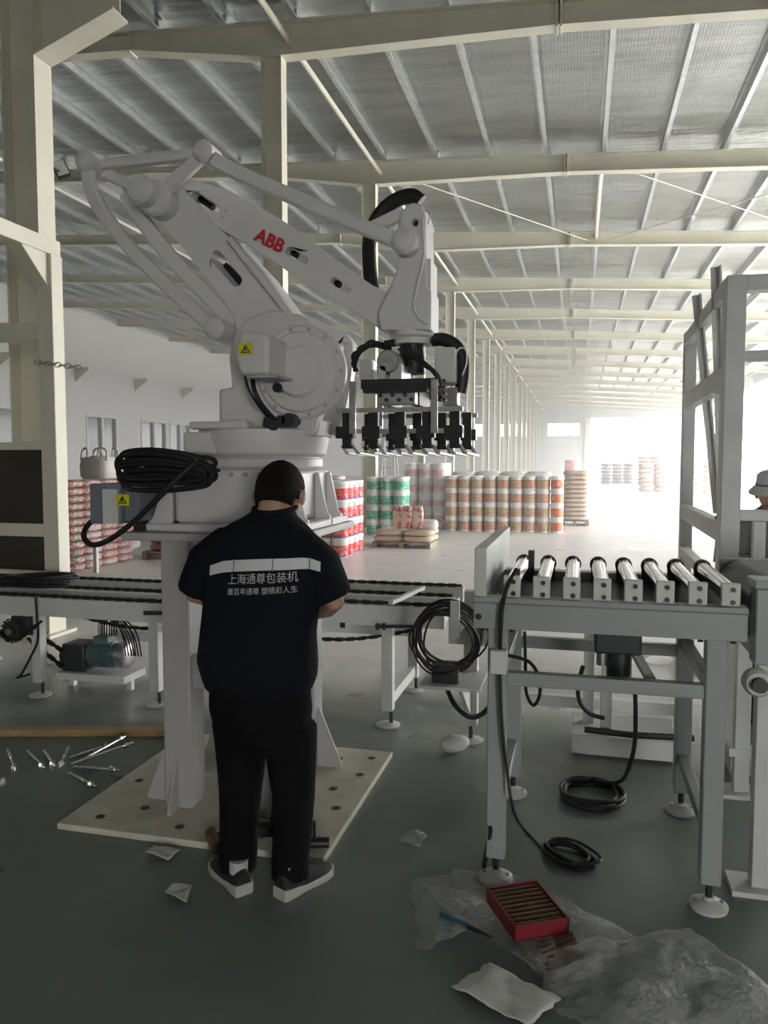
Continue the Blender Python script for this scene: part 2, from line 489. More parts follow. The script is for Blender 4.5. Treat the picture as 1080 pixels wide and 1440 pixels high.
for i, (a, b, c, d) in enumerate(E_OPEN[1:]):
    t = thing('window_%d' % (10 + i), 'bright high window in the far end wall, %s from the open doorway' % ORD[i], None, ((a + b) / 2, YE, c), kind='structure')
    f = MB()
    for k in range(4): x = a + (b - a) * k / 3; f.box(x - .06, x + .06, YE - .04, YE + .1, c, d)
    for z in (c, d): f.box(a, b, YE - .04, YE + .1, z - .06, z + .06)
    f.build('window_frame', 'steel_white', t)
    for k in range(3):
        MB().box(a + (b - a) * k / 3 + .06, a + (b - a) * (k + 1) / 3 - .06, YE + .04, YE + .06, c + .06, d - .06).build('pane', 'pane_clear', t)

# roof sheet with its purlins, tie tubes and brace rods
c_ = MB().extrude_y([(XW - .2, zroof(XW - .2)), (XR + .2, zroof(XR + .2)), (XR + .2, zroof(XR + .2) + .12), (XW - .2, zroof(XW - .2) + .12)], YB - .2, YE + .2)
ceiling = tag(c_.build('ceiling', 'roof_foil', smooth=0), 'sloping roof lined with ribbed silver insulation foil', kind='structure')
x = .38 - 1.25 * 22
while x < XR - .3:
    z = ztop(x); t_ = .012
    MB().extrude_y([(x + .075, z), (x - t_, z), (x - t_, z + .2), (x - .075, z + .2), (x - .075, z + .215), (x, z + .215), (x, z + .018), (x + .062, z + .018), (x + .062, z + .035), (x + .075, z + .035)],
                   YB, YE).build('purlin', 'galvanised', ceiling, smooth=0)
    x += 1.25
for n in range(-3, 15):
    for xt in (XC, -14.0):
        y = Y0 + BAY * n
        MB().cyl((xt + .27 if xt == XC else xt, y + .02, ztop(xt) - .30), (xt + .27 if xt == XC else xt, y + BAY - .02, ztop(xt) - .30), .05, n=10).build('tie_tube', 'steel_cream', ceiling)
MB().cyl((.36, Y0 + BAY, 8.35), (.36, Y0 + 2 * BAY, 8.35), .055, n=10).build('tie_tube', 'steel_cream', ceiling)
for a, b in (((-4.2, Y0 + BAY, 8.42), (.2, Y0 + 2 * BAY, 8.25)), ((.6, Y0 + BAY, 8.25), (6.5, Y0 + 2 * BAY, 7.95)), ((.4, Y0 + 2 * BAY, 8.2), (6.5, Y0 + BAY, 7.95)),
             ((-26.5, Y0 + 4 * BAY, 10.0), (-20.5, Y0 + 5 * BAY, 9.7))):
    MB().cyl(a, b, .014, n=6).build('brace_rod', 'steel_cream', ceiling)

def lower(x):
    pts = [(-28, .36), (-10.5, .32), (-7.6, .31), (-5.2, .555), (-4.8, .56), (-.4, .385), (12.3, .36)]
    for (a, p), (b, q) in zip(pts, pts[1:]):
        if a <= x <= b: return ztop(x) - (p + (q - p) * (x - a) / (b - a))
XS = [XW, -20, -10.5, -7.6, -5.2, -4.8, -.4, 6, XR]
for n in range(-3, 15):
    y = Y0 + BAY * n
    if y > YE - 2: break
    b = MB()
    for p, q in zip(XS, XS[1:]):
        b.bar((p, y, lower(p) + .009), (q, y, lower(q) + .009), .24, .018)
        b.bar((p, y, ztop(p) - .009), (q, y, ztop(q) - .009), .24, .018)
        b.extrude_y([(p, lower(p)), (q, lower(q)), (q, ztop(q)), (p, ztop(p))], y - .006, y + .006)
    bo = tag(b.build('roof_beam', 'steel_cream', smooth=0), 'cream steel roof beam crossing the hall, %s of the row from the viewer' % ORD[n + 3], kind='structure')
    j = MB()
    for xj in (-.43, -.37, -7.6): j.box(xj - .012, xj + .012, y - .13, y + .13, lower(xj) - .03, ztop(xj))
    j.build('splice_plate', 'steel_cream', bo, smooth=0)
    if n < 6:
        x = .38 - 1.25 * 12
        k = 0
        while x < 9:           # purlin cleats; every second one carries a stay down to the lower flange
            if n >= 0: MB().box(x - .012, x + .06, y - .07, y + .07, ztop(x), ztop(x) + .18).build('cleat', 'galvanised', bo, smooth=0)
            if n >= 0 and k % 2 == 0:
                MB().bar((x, y + .5, ztop(x) + .02), (x, y + .03, lower(x) + .05), .03, .03).build('stay', 'galvanised', bo, smooth=0)
            x += 1.25; k += 1
for n in range(-1, 15):
    y = Y0 + BAY * n; zt = lower(XC)
    t = thing('column', 'cream steel H column of the long row, %s from the viewer' % ORD[n + 1], None, (XC, y, 0), kind='structure')
    MB().box(XC - .16, XC + .16, y - .006, y + .006, .03, zt).build('web', 'steel_cream', t, smooth=0)
    for s_ in (-1, 1): MB().box(XC + s_ * .168 - .01, XC + s_ * .168 + .01, y - .12, y + .12, .03, zt).build('flange', 'steel_cream', t, smooth=0)
    MB().box(XC - .24, XC + .24, y - .2, y + .2, 0, .03).build('base_plate', 'steel_cream', t, smooth=0)
    if n == -1:
        z0 = S(66, 72, Y=y - .12).z; p1 = S(158, 10, Y=y - .12)
        k = XC + .178
        MB().plate([[(k, z0), (p1.x, p1.z), (p1.x, p1.z + .45), (k, p1.z + .45)]], y - .006, y + .006).build('bracket_web', 'steel_cream', t, smooth=0)
        MB().bar((k, y, z0), (p1.x, y, p1.z), .02, .24, up=(0, 1, 0)).build('bracket_flange', 'steel_cream', t, smooth=0)
for n in range(0, 16):
    y = Y0 + BAY * n
    tag(MB().box(XR - .3, XR, y - .15, y + .15, 0, ztop(XR) - .3).build('column', 'steel_cream', smooth=0), 'cream post between the open bays of the bright side wall, %s from the viewer' % ORD[n], kind='structure')
tag(MB().box(.6, 1.0, YE - .3, YE, 0, 8).build('column', 'steel_cream', smooth=0), 'cream post beside the wide doorway of the far wall', kind='structure')

# dust haze hanging in the far part of the hall
hz = bpy.data.materials.new('dust_haze'); hz.use_nodes = True
hz.node_tree.nodes.remove(hz.node_tree.nodes['Principled BSDF'])
vs_ = hz.node_tree.nodes.new('ShaderNodeVolumeScatter')
vs_.inputs['Color'].default_value = (1, 1, 1, 1); vs_.inputs['Density'].default_value = HAZE; vs_.inputs['Anisotropy'].default_value = .2
hz.node_tree.links.new(vs_.outputs[0], hz.node_tree.nodes['Material Output'].inputs['Volume'])
MATS['dust_haze'] = hz
if HAZE:
    tag(MB().box(XW + .3, XR - .4, 9.0, YE - .4, .02, 7.3).build('dust_haze', 'dust_haze', smooth=0), 'thin bright dust haze hanging in the far part of the hall', 'haze', kind='stuff')

# flood light on the nearest column
lp = S(86, 238, Y=Y0 - BAY + .22)
t = thing('floodlight', 'black framed flood light tilted on the nearest cream column', 'lamp', (XC + .18, lp.y, lp.z))
R_ = Matrix.Translation(lp) @ Matrix.Rotation(rad(-28), 4, 'Y') @ Matrix.Rotation(rad(30), 4, 'Z')
MB().box(-.065, .065, -.02, .03, -.085, .085).move(R_).build('housing', 'black_plastic', t, bevel=.01)
MB().box(-.052, .052, -.027, -.021, -.072, .072).move(R_).build('lens', 'lamp_glass', t)
MB().bar((XC + .18, lp.y - .1, lp.z - .03), lp + V((0, .02, -.03)), .02, .02).build('bracket', 'dark_steel', t)

# ================================================================== robot pedestal
PX, PY = -1.60, 3.53            # pedestal axis
RX = -1.50                      # robot axis
pd = thing('robot_pedestal', 'welded grey steel pedestal on a pale base plate under the robot', 'pedestal', (PX, PY, 0))
MB().box(-2.255, -.99, 2.90, 4.10, 0, .03).build('base_plate', 'plate_cream', pd, bevel=.004)
for sx in (-1, 1):
    for sy in (-1, 1):
        cx, cy = PX + sx * .20, PY + sy * .29
        l = MB().box(cx - .07, cx + .07, cy - .07, cy + .07, .03, 1.30).build('leg', 'pedestal_grey', pd, bevel=.008)
        g = MB().extrude_y([(cx + sx * .07, .03), (cx + sx * .20, .03), (cx + sx * .20, .05), (cx + sx * .07, .36)], cy - .006, cy + .006)
        g.build('gusset', 'pedestal_grey', l)
        g = MB().extrude_x([(cy + sy * .07, .03), (cy + sy * .16, .03), (cy + sy * .16, .05), (cy + sy * .07, .30)], cx - .006, cx + .006)
        g.build('gusset', 'pedestal_grey', l)
for sy in (-1, 1):
    for z0, z1 in ((.60, .76), (1.18, 1.30)):
        MB().box(PX - .13, PX + .13, PY + sy * .29 - .05, PY + sy * .29 + .05, z0, z1).build('crossbar', 'pedestal_grey', pd, bevel=.006)
for sx in (-1, 1):
    for z0, z1 in ((.60, .76), (1.18, 1.30)):
        MB().box(PX + sx * .20 - .05, PX + sx * .20 + .05, PY - .22, PY + .22, z0, z1).build('crossbar', 'pedestal_grey', pd, bevel=.006)
MB().box(-2.0, -1.18, 3.06, 3.99, 1.30, 1.335).build('top_plate', 'pedestal_grey', pd, bevel=.004)
mat('hole_dark', (.10, .085, .06), .8)
for (hx, hy) in ((-2.10, 3.0), (-1.95, 3.13), (-1.50, 2.98), (-1.18, 3.0), (-1.07, 3.05), (-1.08, 3.35), (-1.08, 3.75), (-1.25, 3.93), (-1.08, 3.98), (-1.16, 3.55), (-2.15, 3.4), (-2.14, 3.95), (-1.7, 3.0)):
    MB().lathe([(.013, .0302), (.022, .0315), (.013, .0318)], (hx, hy, 0), n=10).build('bolt_hole', 'hole_dark', pd)
MB().lathe([(.075, .0302), (.085, .031), (.080, .0325)], (-1.60, 3.42, 0), n=20).build('cable_hole', 'hole_dark', pd)

# ================================================================== palletising robot
RB = thing('palletizing_robot', 'white four axis palletizing robot arm standing on the steel pedestal', 'robot', (RX, PY, 1.335))
W = 'robot_white'
AY = 3.40                                    # plane in which the arm outline was surveyed
base = MB().box(-1.80, -1.27, 3.17, 3.86, 1.37, 1.62).build('base_housing', W, RB, bevel=.03, seg=3)
MB().box(-1.92, -1.19, 3.13, 3.92, 1.335, 1.372).build('base_foot', W, RB, bevel=.008)
for y in (3.17, 3.30, 3.62, 3.80):
    for x0, x1 in ((-1.27, -1.19), (-1.80, -1.92)):
        MB().extrude_y([(x0, 1.60), (x0 + (x1 - x0) * .25, 1.60), (x0 + (x1 - x0) * .8, 1.40), (x1, 1.385), (x1, 1.36), (x0, 1.36)], y - .014, y + .014).build('base_rib', W, base, bevel=.006)
for y in (3.235, 3.71):
    MB().box(-1.26, -1.185, y - .08, y + .08, 1.336, 1.376).build('foot_pad', W, base, bevel=.006)
for k in range(7):
    MB().cyl((-1.72 + k * .07, 3.155, 1.595), (-1.72 + k * .07, 3.172, 1.595), .010, n=8).build('screw', 'robot_grey', base)
MB().lathe([(.27, 1.615), (.285, 1.63), (.285, 1.665), (.27, 1.67), (.27, 1.68)], (RX, PY, 0), n=40).build('base_bearing', W, RB)
tt = MB().lathe([(.28, 1.675), (.30, 1.69), (.315, 1.76), (.315, 1.80), (.29, 1.812)], (RX, PY, 0), n=40).build('turntable', W, RB)
MB().box(-1.79, -1.62, 3.25, 3.62, 1.69, 1.79).build('turntable_step', W, tt, bevel=.012)
MB().box(-1.73, -1.45, 3.20, 3.30, 1.80, 1.835).build('turntable_step', W, tt, bevel=.01)

def P2(pts, y=AY): return XZ(pts, y)
# shoulder frame: two side castings with the motors between and in front
fr = MB().plate([P2([(312, 548), (330, 546), (326, 505), (332, 470), (352, 448), (385, 437), (425, 444), (452, 465), (462, 495), (460, 540), (452, 580), (444, 612), (312, 612)])], 3.36, 3.46)
fr = fr.build('shoulder_frame', W, RB, bevel=.018, seg=3)
fr2 = MB().plate([P2([(428, 440), (488, 470), (497, 482), (498, 505), (490, 560), (478, 612), (400, 612), (400, 470)], 3.62), stadium(*P2([(483, 490), (484, 490)], 3.62), .018)], 3.60, 3.68)
fr2 = fr2.build('shoulder_frame', W, RB, bevel=.012, seg=2)
MB().plate([P2([(335, 590), (450, 590), (446, 614), (335, 614)])], 3.40, 3.64).build('frame_web', W, RB, bevel=.01)
hub = S(418, 522, Y=3.30)
AX2 = V((hub.x, 0, hub.z))
hb = MB().lathe([(.215, 3.37), (.215, 3.345), (.205, 3.335), (.185, 3.335), (.175, 3.32), (.12, 3.315), (.105, 3.30), (.0, 3.30)], (AX2.x, 0, AX2.z), n=48, axis='Y').build('shoulder_gearbox', W, RB)
for k in range(14):
    a = 2 * pi * k / 14
    c = V((AX2.x + .196 * cos(a), 0, AX2.z + .196 * sin(a)))
    MB().cyl(c + V((0, 3.337, 0)), c + V((0, 3.326, 0)), .009, n=6).build('screw', 'robot_grey', hb)
pc = S(390, 545, Y=3.29)
MB().cyl((pc.x, 3.345, pc.z), (pc.x, 3.285, pc.z), .022, n=14).build('black_plug', 'black_plastic', hb)
# motor cover with the warning sticker
x0, z1 = P2([(332, 462)], 3.10)[0]; x1, z0 = P2([(378, 526)], 3.10)[0]
mc = MB().extrude_y([(x0 + .02, z1 + .0), (x1, z1 - .03), (x1, z0), (x0 + .012, z0), (x0 - .012, z0 + .09)], 3.10, 3.37).build('motor_cover', W, RB, bevel=.02, seg=3)
MB().extrude_y([(x0 + .04, z0 - .012), (x1 + .03, z0 - .012), (x1 + .03, z0), (x0 + .04, z0)], 3.12, 3.36).build('cover_flange', 'robot_grey', mc)
def sticker(px, py, y, w, h, parent, kind):
    c = S(px, py, Y=y)
    q = MB().box(c.x - w / 2, c.x + w / 2, y - .004, y, c.z - h / 2, c.z + h / 2).build('warning_sticker', 'label_yellow', parent)
    s_ = h * .42
    tri = [(c.x - s_, c.z - s_ * .75), (c.x + s_, c.z - s_ * .75), (c.x, c.z + s_ * .9)]
    tin = [(c.x + (a - c.x) * .66, c.z - .02 * h + (b - c.z) * .66) for a, b in tri]
    MB().plate([tri, tin], y - .0055, y - .004).build('triangle_mark', 'ink_black', q)
    MB().plate([[(c.x - .006 * kind, c.z - s_ * .35), (c.x + .006 * kind, c.z - s_ * .2), (c.x - .001, c.z + s_ * .45), (c.x - .008 * kind, c.z)]], y - .0055, y - .004).build('flash_mark', 'ink_black', q)
    return q
sticker(346, 491, 3.10, .062, .052, mc, .6)
# cables and connectors on the shoulder
def route(pts, y, r, n=8, k=6, dy=None):
    return MB().tube([S(a, b, Y=(y if dy is None else dy[i])) for i, (a, b) in enumerate(pts)], r, n, smooth=k)
route([(345, 530), (350, 548), (362, 568), (378, 588)], 3.14, .006, dy=[3.2, 3.17, 3.2, 3.28]).build('motor_cable', 'black_rubber', RB)
route([(355, 530), (358, 550), (370, 572), (388, 592)], 3.14, .011, dy=[3.2, 3.15, 3.18, 3.27]).build('motor_cable', 'black_rubber', RB)
for px, py, rr in ((378, 596, .03), (393, 592, .026), (405, 590, .030)):
    c = S(px, py, Y=3.27); MB().cyl((c.x, 3.37, c.z), (c.x, 3.27, c.z), rr, n=14).build('connector', 'dark_steel', RB)
c = S(380, 596, Y=3.26); MB().box(c.x - .03, c.x + .03, 3.25, 3.30, c.z - .03, c.z + .03).build('connector_block', 'black_plastic', RB, bevel=.004)

# lower arm (casting with an oblong window)
la = [(203, 288), (210, 268), (230, 256), (256, 264), (280, 290), (302, 316), (318, 330), (368, 382), (419, 450), (446, 478), (452, 520), (430, 555), (390, 558), (352, 520), (334, 470), (330, 452), (318, 428), (294, 396), (250, 340), (222, 312)]
sl = P2([(304, 361), (332, 394)])
low = MB().plate([P2(la), stadium(sl[0], sl[1], .029)], 3.40, 3.60).build('lower_arm', W, RB, bevel=.022, seg=3)
MB().bar(S(316, 376, Y=3.55) - V((.0, 0, 0)), S(342, 404, Y=3.55), .05, .05).build('inner_cable', 'black_rubber', low)
r0, r1 = S(312, 352, Y=3.37), S(410, 462, Y=3.37)
MB().bar(S(322, 335, Y=3.36), S(414, 450, Y=3.36), .03, .012, up=(0, 1, 0)).build('arm_rib', W, low, bevel=.004)
# upper arm with three oblong windows
ua = [(160, 256), (172, 243), (200, 238), (232, 238), (271, 250), (318, 264), (396, 308), (460, 355), (520, 398), (546, 409), (560, 430), (556, 462), (535, 464), (509, 445), (450, 413), (372, 359), (302, 317), (262, 312), (225, 312), (190, 290)]
holes = [stadium(*P2(h), r) for h, r in (([(268, 271), (298, 290)], .020), ([(402, 350), (424, 362)], .018), ([(465, 392), (485, 405)], .016), ([(172, 251), (186, 259)], .010))]
upp = MB().plate([P2(ua)] + holes, 3.44, 3.58).build('upper_arm', W, RB, bevel=.016, seg=3)
for a, b in (((276, 276), (300, 292)), ((404, 351), (418, 359)), ((466, 393), (478, 401))):
    MB().tube([S(*a, Y=3.52), S(*b, Y=3.50)], .016, 8).build('inner_cable', 'black_rubber', upp)
vs, fs = text_mesh('ABB', 1.0, .02, .035); vs = [p * .085 for p in vs]
la0, la1 = S(366, 331, Y=3.44), S(394, 345, Y=3.44)
ang = math.atan2(la1.z - la0.z, la1.x - la0.x); cc = S(379, 339, Y=3.435)
MB().add([cc + V((p.x * cos(ang) - p.y * sin(ang), -p.z, p.x * sin(ang) + p.y * cos(ang))) for p in vs], fs).build('logo_lettering', 'logo_red', upp, smooth=0)
for q in ((318, 296), (313, 305)):
    c = S(*q, Y=3.44); MB().cyl((c.x, 3.442, c.z), (c.x, 3.437, c.z), .006, n=8).build('screw', 'robot_grey', upp)
# elbow hub
def hubm(px, py, r, y0, y1, name, parent, m=W, n=28):
    c = S(px, py, Y=AY)
    return MB().lathe([(r, y1), (r, y0 + .02), (r - .012, y0 + .005), (r * .55, y0), (0, y0)], (c.x, 0, c.z), n=n, axis='Y').build(name, m, parent)
eh = hubm(230, 286, .085, 3.30, 3.66, 'elbow_joint', RB)
hubm(222, 282, .066, 3.22, 3.31, 'joint_cap', eh)
# parallelogram links
def link(pts, y, w, d, name):
    q = [S(a, b, Y=AY) for a, b in pts]; q = [V((p.x, y, p.z)) for p in q]
    m = MB()
    sp = spline(q, 5) if len(q) > 2 else q
    vs = []; fs = []
    for i, p in enumerate(sp):
        dd = (sp[min(i + 1, len(sp) - 1)] - sp[max(i - 1, 0)]).normalized(); nn = V((-dd.z, 0, dd.x))
        for a, b in ((-1, -1), (1, -1), (1, 1), (-1, 1)): vs.append(p + nn * (a * w / 2) + V((0, b * d / 2, 0)))
    for i in range(len(sp) - 1):
        for k in range(4): fs.append((i * 4 + k, i * 4 + (k + 1) % 4, i * 4 + 4 + (k + 1) % 4, i * 4 + 4 + k))
    L = (len(sp) - 1) * 4; fs += [(0, 1, 2, 3), (L + 3, L + 2, L + 1, L)]
    return m.add(vs, fs).build(name, W, RB, bevel=.012, seg=3)
link([(297, 222), (330, 243), (430, 287), (530, 330), (572, 345)], 3.36, .066, .05, 'upper_link')
link([(145, 240), (297, 222)], 3.34, .050, .045, 'triangle_link')
link([(297, 222), (236, 280)], 3.34, .062, .045, 'triangle_link')
link([(150, 246), (232, 284)], 3.36, .055, .04, 'triangle_link')
link([(143, 238), (147, 275), (166, 312), (205, 362), (262, 418), (316, 468)], 3.29, .066, .045, 'rear_link')
link([(172, 268), (215, 335), (270, 396), (330, 456)], 3.43, .075, .04, 'rear_link')
for px, py, r, y0, y1 in ((297, 222, .050, 3.29, 3.42), (144, 240, .052, 3.24, 3.42), (318, 468, .050, 3.25, 3.42), (572, 345, .058, 3.31, 3.44)):
    hubm(px, py, r, y0, y1, 'link_pivot', RB)
# wrist housing
wr = [(535, 464), (530, 440), (546, 408), (557, 380), (561, 350), (560, 322), (563, 300), (572, 288), (583, 284), (594, 288), (598, 300), (600, 400), (606, 408), (606, 464)]
wh = MB().plate([P2(wr), stadium(*P2([(583, 312), (583.5, 313)]), .014)], 3.40, 3.60).build('wrist_housing', W, RB, bevel=.014, seg=3)
c = S(583, 313, Y=3.41); MB().cyl((c.x + .01, 3.43, c.z), (c.x + .01, 3.44, c.z), .016, n=12).build('black_plug', 'black_plastic', wh)
c0, c1 = S(563, 320, Y=3.42), S(545, 318, Y=3.42)
MB().bar(S(520, 322, Y=3.46), S(566, 300, Y=3.46), .03, .05).build('hose_bracket', W, wh)
route([(594, 306), (596, 360), (585, 410), (582, 432), (590, 448), (600, 455)], 3.385, .005).build('signal_cable', 'hose_white', wh)
route([(597, 296), (605, 300), (602, 315)], 3.40, .004).build('signal_cable', 'hose_white', wh)
MB().box(S(598, 0, Y=AY).x, S(606, 0, Y=AY).x, 3.42, 3.58, S(0, 455, Y=AY).z, S(0, 402, Y=AY).z).build('side_cover', W, wh, bevel=.004)
# black protective hose over the wrist
route([(524, 410), (520, 380), (519, 345), (524, 320), (540, 295), (560, 280), (580, 276), (592, 284)], 3.50, .034, n=12, k=6, dy=[3.5, 3.52, 3.56, 3.56, 3.55, 3.53, 3.5, 3.5]).build('protective_hose', 'black_rubber', RB)
FLX = S(580, 462, Y=3.5).x
ZF = S(580, 464, Y=3.5).z
MB().lathe([(.10, ZF + .01), (.105, ZF - .01), (.105, ZF - .035), (.09, ZF - .045), (.09, ZF - .07)], (FLX, 3.50, 0), n=32).build('wrist_flange', W, RB)
zf2 = ZF - .07

# ================================================================== bag gripper hanging from the flange
GR = thing('bag_gripper', 'black and steel fork gripper hanging from the robot wrist', 'gripper', (FLX, 3.5, zf2))
MB().cyl((FLX, 3.5, zf2), (FLX, 3.5, zf2 - .13), .06, n=24).build('neck', 'black_plastic', GR)
GX0, GX1 = S(475, 577, Y=3.3).x, S(652, 577, Y=3.3).x
YF, YBk = 3.27, 3.74
zb1, zb2 = S(560, 576, Y=YF).z, S(560, 606, Y=YF).z
ztp = S(560, 535, Y=YF).z
MB().box(S(505, 0, Y=3.3).x, S(614, 0, Y=3.3).x, YF + .04, YBk - .04, ztp - .03, ztp + .012).build('top_plate', 'dark_steel', GR, bevel=.004)
MB().box(S(512, 0, Y=3.3).x, S(604, 0, Y=3.3).x, YF + .0, YF + .05, ztp - .05, ztp - .01).build('slide_rail', 'black_plastic', GR)
MB().box(S(512, 0, Y=3.3).x, S(604, 0, Y=3.3).x, YBk - .05, YBk, ztp - .05, ztp - .01).build('slide_rail', 'black_plastic', GR)
for y in (YF - .012, YBk):
    for px in (499, 613):
        x = S(px, 570, Y=3.3).x
        MB().box(x - .014, x + .014, y, y + .012, zb2 - .01, ztp).build('strap', 'steel', GR)
    for z in (zb1, zb2):
        MB().box(GX0, GX1, y + .012, y + .032, z - .010, z + .010).build('cross_bar', 'steel', GR)
for k in range(5):
    x = GX0 + .04 + (GX1 - GX0 - .08) * k / 4
    for y, sgn in ((YF, 1), (YBk, -1)):
        f = MB().box(x - .022, x + .022, y + .034 * sgn if sgn > 0 else y - .066, y + .066 if sgn > 0 else y - .034 + .0, zb2 - .075, zb1 + .01).build('finger_arm', 'black_plastic', GR, bevel=.003)
        MB().box(x - .040, x + .040, y + (-.004 if sgn > 0 else -.04), y + (.04 if sgn > 0 else .004), zb2 - .03, zb2 + .022).build('finger_clamp', 'black_plastic', f)
        m = MB()
        yy = y + sgn * .05
        for dx in (-.030, .022):
            m.bar((x + dx, yy, zb2 - .06), (x + dx + .02, yy + sgn * .02, zb2 - .095), .014, .008)
            m.bar((x + dx + .02, yy + sgn * .02, zb2 - .095), (x + dx + .05, yy + sgn * .19, zb2 - .105), .022, .008)
        m.build('fork_tine', 'galvanised', f)
for px, dz in ((545, .0), (585, .0)):
    x = S(px, 560, Y=3.4).x
    MB().box(x - .02, x + .02, 3.38, 3.62, ztp - .10, ztp - .03).build('cylinder_mount', 'dark_steel', GR)
x = S(560, 558, Y=3.35).x
vb = MB().box(x - .085, x + .085, 3.31, 3.37, ztp - .10, ztp - .045).build('valve_block', 'steel', GR, bevel=.003)
for k in range(6):
    MB().cyl((x - .07 + .028 * k, 3.31, ztp - .06 - .02 * (k % 2)), (x - .07 + .028 * k, 3.295, ztp - .06 - .02 * (k % 2)), .009, n=8).build('fitting', 'dark_steel', vb)
# pneumatic motor, brackets and cables above the plate
x = S(545, 508, Y=3.3).x; z = S(545, 508, Y=3.3).z
MB().lathe([(.052, 3.42), (.052, 3.31), (.045, 3.30), (0, 3.30)], (x, 0, z), n=20, axis='Y').build('air_motor', 'steel', GR)
MB().box(x - .05, x - .01, 3.30, 3.5, ztp + .012, z - .02).build('motor_bracket', 'galvanised', GR)
MB().box(x + .01, x + .06, 3.31, 3.5, ztp + .012, z - .01).build('motor_bracket', 'galvanised', GR)
x2 = S(515, 515, Y=3.3).x
MB().box(x2 - .03, x2 + .02, 3.30, 3.44, ztp + .012, ztp + .10).build('bracket_plate', 'galvanised', GR)
x3 = S(625, 520, Y=3.4).x
MB().box(x3 - .045, x3 + .045, 3.40, 3.58, ztp + .0, ztp + .155).build('terminal_box', 'steel_white', GR, bevel=.006)
rnd = random.Random(3)
for k in range(9):
    a = [(500 + rnd.uniform(-4, 4), 522), (497 + rnd.uniform(-3, 6), 505 + rnd.uniform(-6, 6)), (508 + rnd.uniform(-3, 6), 488 + rnd.uniform(-6, 4)), (528 + rnd.uniform(-4, 4), 482 + rnd.uniform(-3, 6)), (550, 490 + rnd.uniform(-4, 6))]
    route(a, 3.3, .005, n=6, k=5, dy=[3.32, 3.27 + .02 * rnd.random(), 3.27, 3.3, 3.36]).build('air_hose', 'black_rubber', GR)
for k in range(6):
    a = [(560 + 6 * k, 488 + rnd.uniform(-3, 3)), (575 + 3 * k, 500 + rnd.uniform(-4, 4)), (600 + rnd.uniform(-4, 4), 515), (616, 530 + rnd.uniform(-4, 4)), (622, 548)]
    route(a, 3.3, .005, n=6, k=5, dy=[3.36, 3.30, 3.29, 3.32, 3.36]).build('air_hose', 'black_rubber', GR)
MB().cyl(S(541, 484, Y=3.29), S(556, 482, Y=3.29), .016, n=10).build('hose_clamp', 'black_plastic', GR)
for k in range(12):
    c = S(612 + (k % 3) * 6, 535 + (k // 3) * 9, Y=3.30); MB().cyl(c, c + V((0, .05, .0)), .008, n=8).build('fitting', 'dark_steel', GR)
x4 = S(636, 555, Y=3.5)
MB().box(x4.x - .04, x4.x + .03, 3.46, 3.54, x4.z - .05, x4.z + .03).build('side_valve', 'steel', GR, bevel=.003)
route([(608, 478), (625, 478), (642, 488), (651, 508), (651, 532), (647, 552)], 3.5, .03, n=12, k=6).build('gripper_hose', 'black_rubber', GR)
route([(640, 500), (646, 490), (655, 492), (656, 510), (650, 528)], 3.45, .004, n=6).build('cable_tie', 'hose_white', GR)

# ================================================================== cables and box beside the robot base
rnd = random.Random(5)
m = MB()
for k in range(17):
    zc = 1.555 + .105 * (k % 5) / 5 + rnd.uniform(-.01, .01); yc = 3.02 + .05 * (k // 5) + rnd.uniform(-.01, .01)
    xa, xb = -1.985 + rnd.uniform(0, .03), -1.60 + rnd.uniform(-.02, .03)
    h = .045 + rnd.uniform(-.012, .012)
    pts = [(xa, yc, zc), (xa + .03, yc - .02, zc + h), ((xa + xb) / 2, yc - .03, zc + h * 1.05 + .01), (xb - .02, yc, zc + h * .5 + .015), (xb, yc + .02, zc + .01), (xb - .04, yc + .03, zc - .01), ((xa + xb) / 2, yc + .03, zc - h * .6), (xa + .03, yc + .02, zc - h * .6)]
    m.tube(pts, .0105, 7, closed=True, smooth=4)
cb = tag(m.build('coiled_cable', 'black_rubber'), 'thick bundle of black cable loops resting beside the robot base', 'cable')
jb = thing('junction_box', 'blue grey electrical box with a yellow warning sticker beside the robot base', 'electrical box', (-2.0, 3.2, 1.37))
b_ = MB().box(-2.13, -1.975, 3.02, 3.30, 1.375, 1.555).build('body', 'box_grey', jb, bevel=.005)
MB().box(-2.06, -1.985, 3.014, 3.02, 1.376, 1.53).build('label_plate', 'label_white', b_)
sticker(173, 703, 3.013, .066, .05, b_, .7)
MB().box(-1.975, -1.90, 3.05, 3.28, 1.385, 1.55).build('side_box', 'box_grey', jb, bevel=.004)
MB().box(-2.0, -1.78, 3.16, 3.26, 1.336, 1.375).build('mounting_arm', 'dark_steel', jb)
tag(route([(272, 652), (240, 682), (205, 718), (178, 742), (152, 760), (130, 766), (118, 755), (124, 738), (145, 720)], 2.96, .0125, n=10, k=6,
          dy=[2.98, 2.96, 2.95, 2.95, 2.95, 2.96, 2.99, 3.05, 3.1]).build('power_cable', 'black_rubber'), 'single black cable looping down below the blue grey electrical box', 'cable')

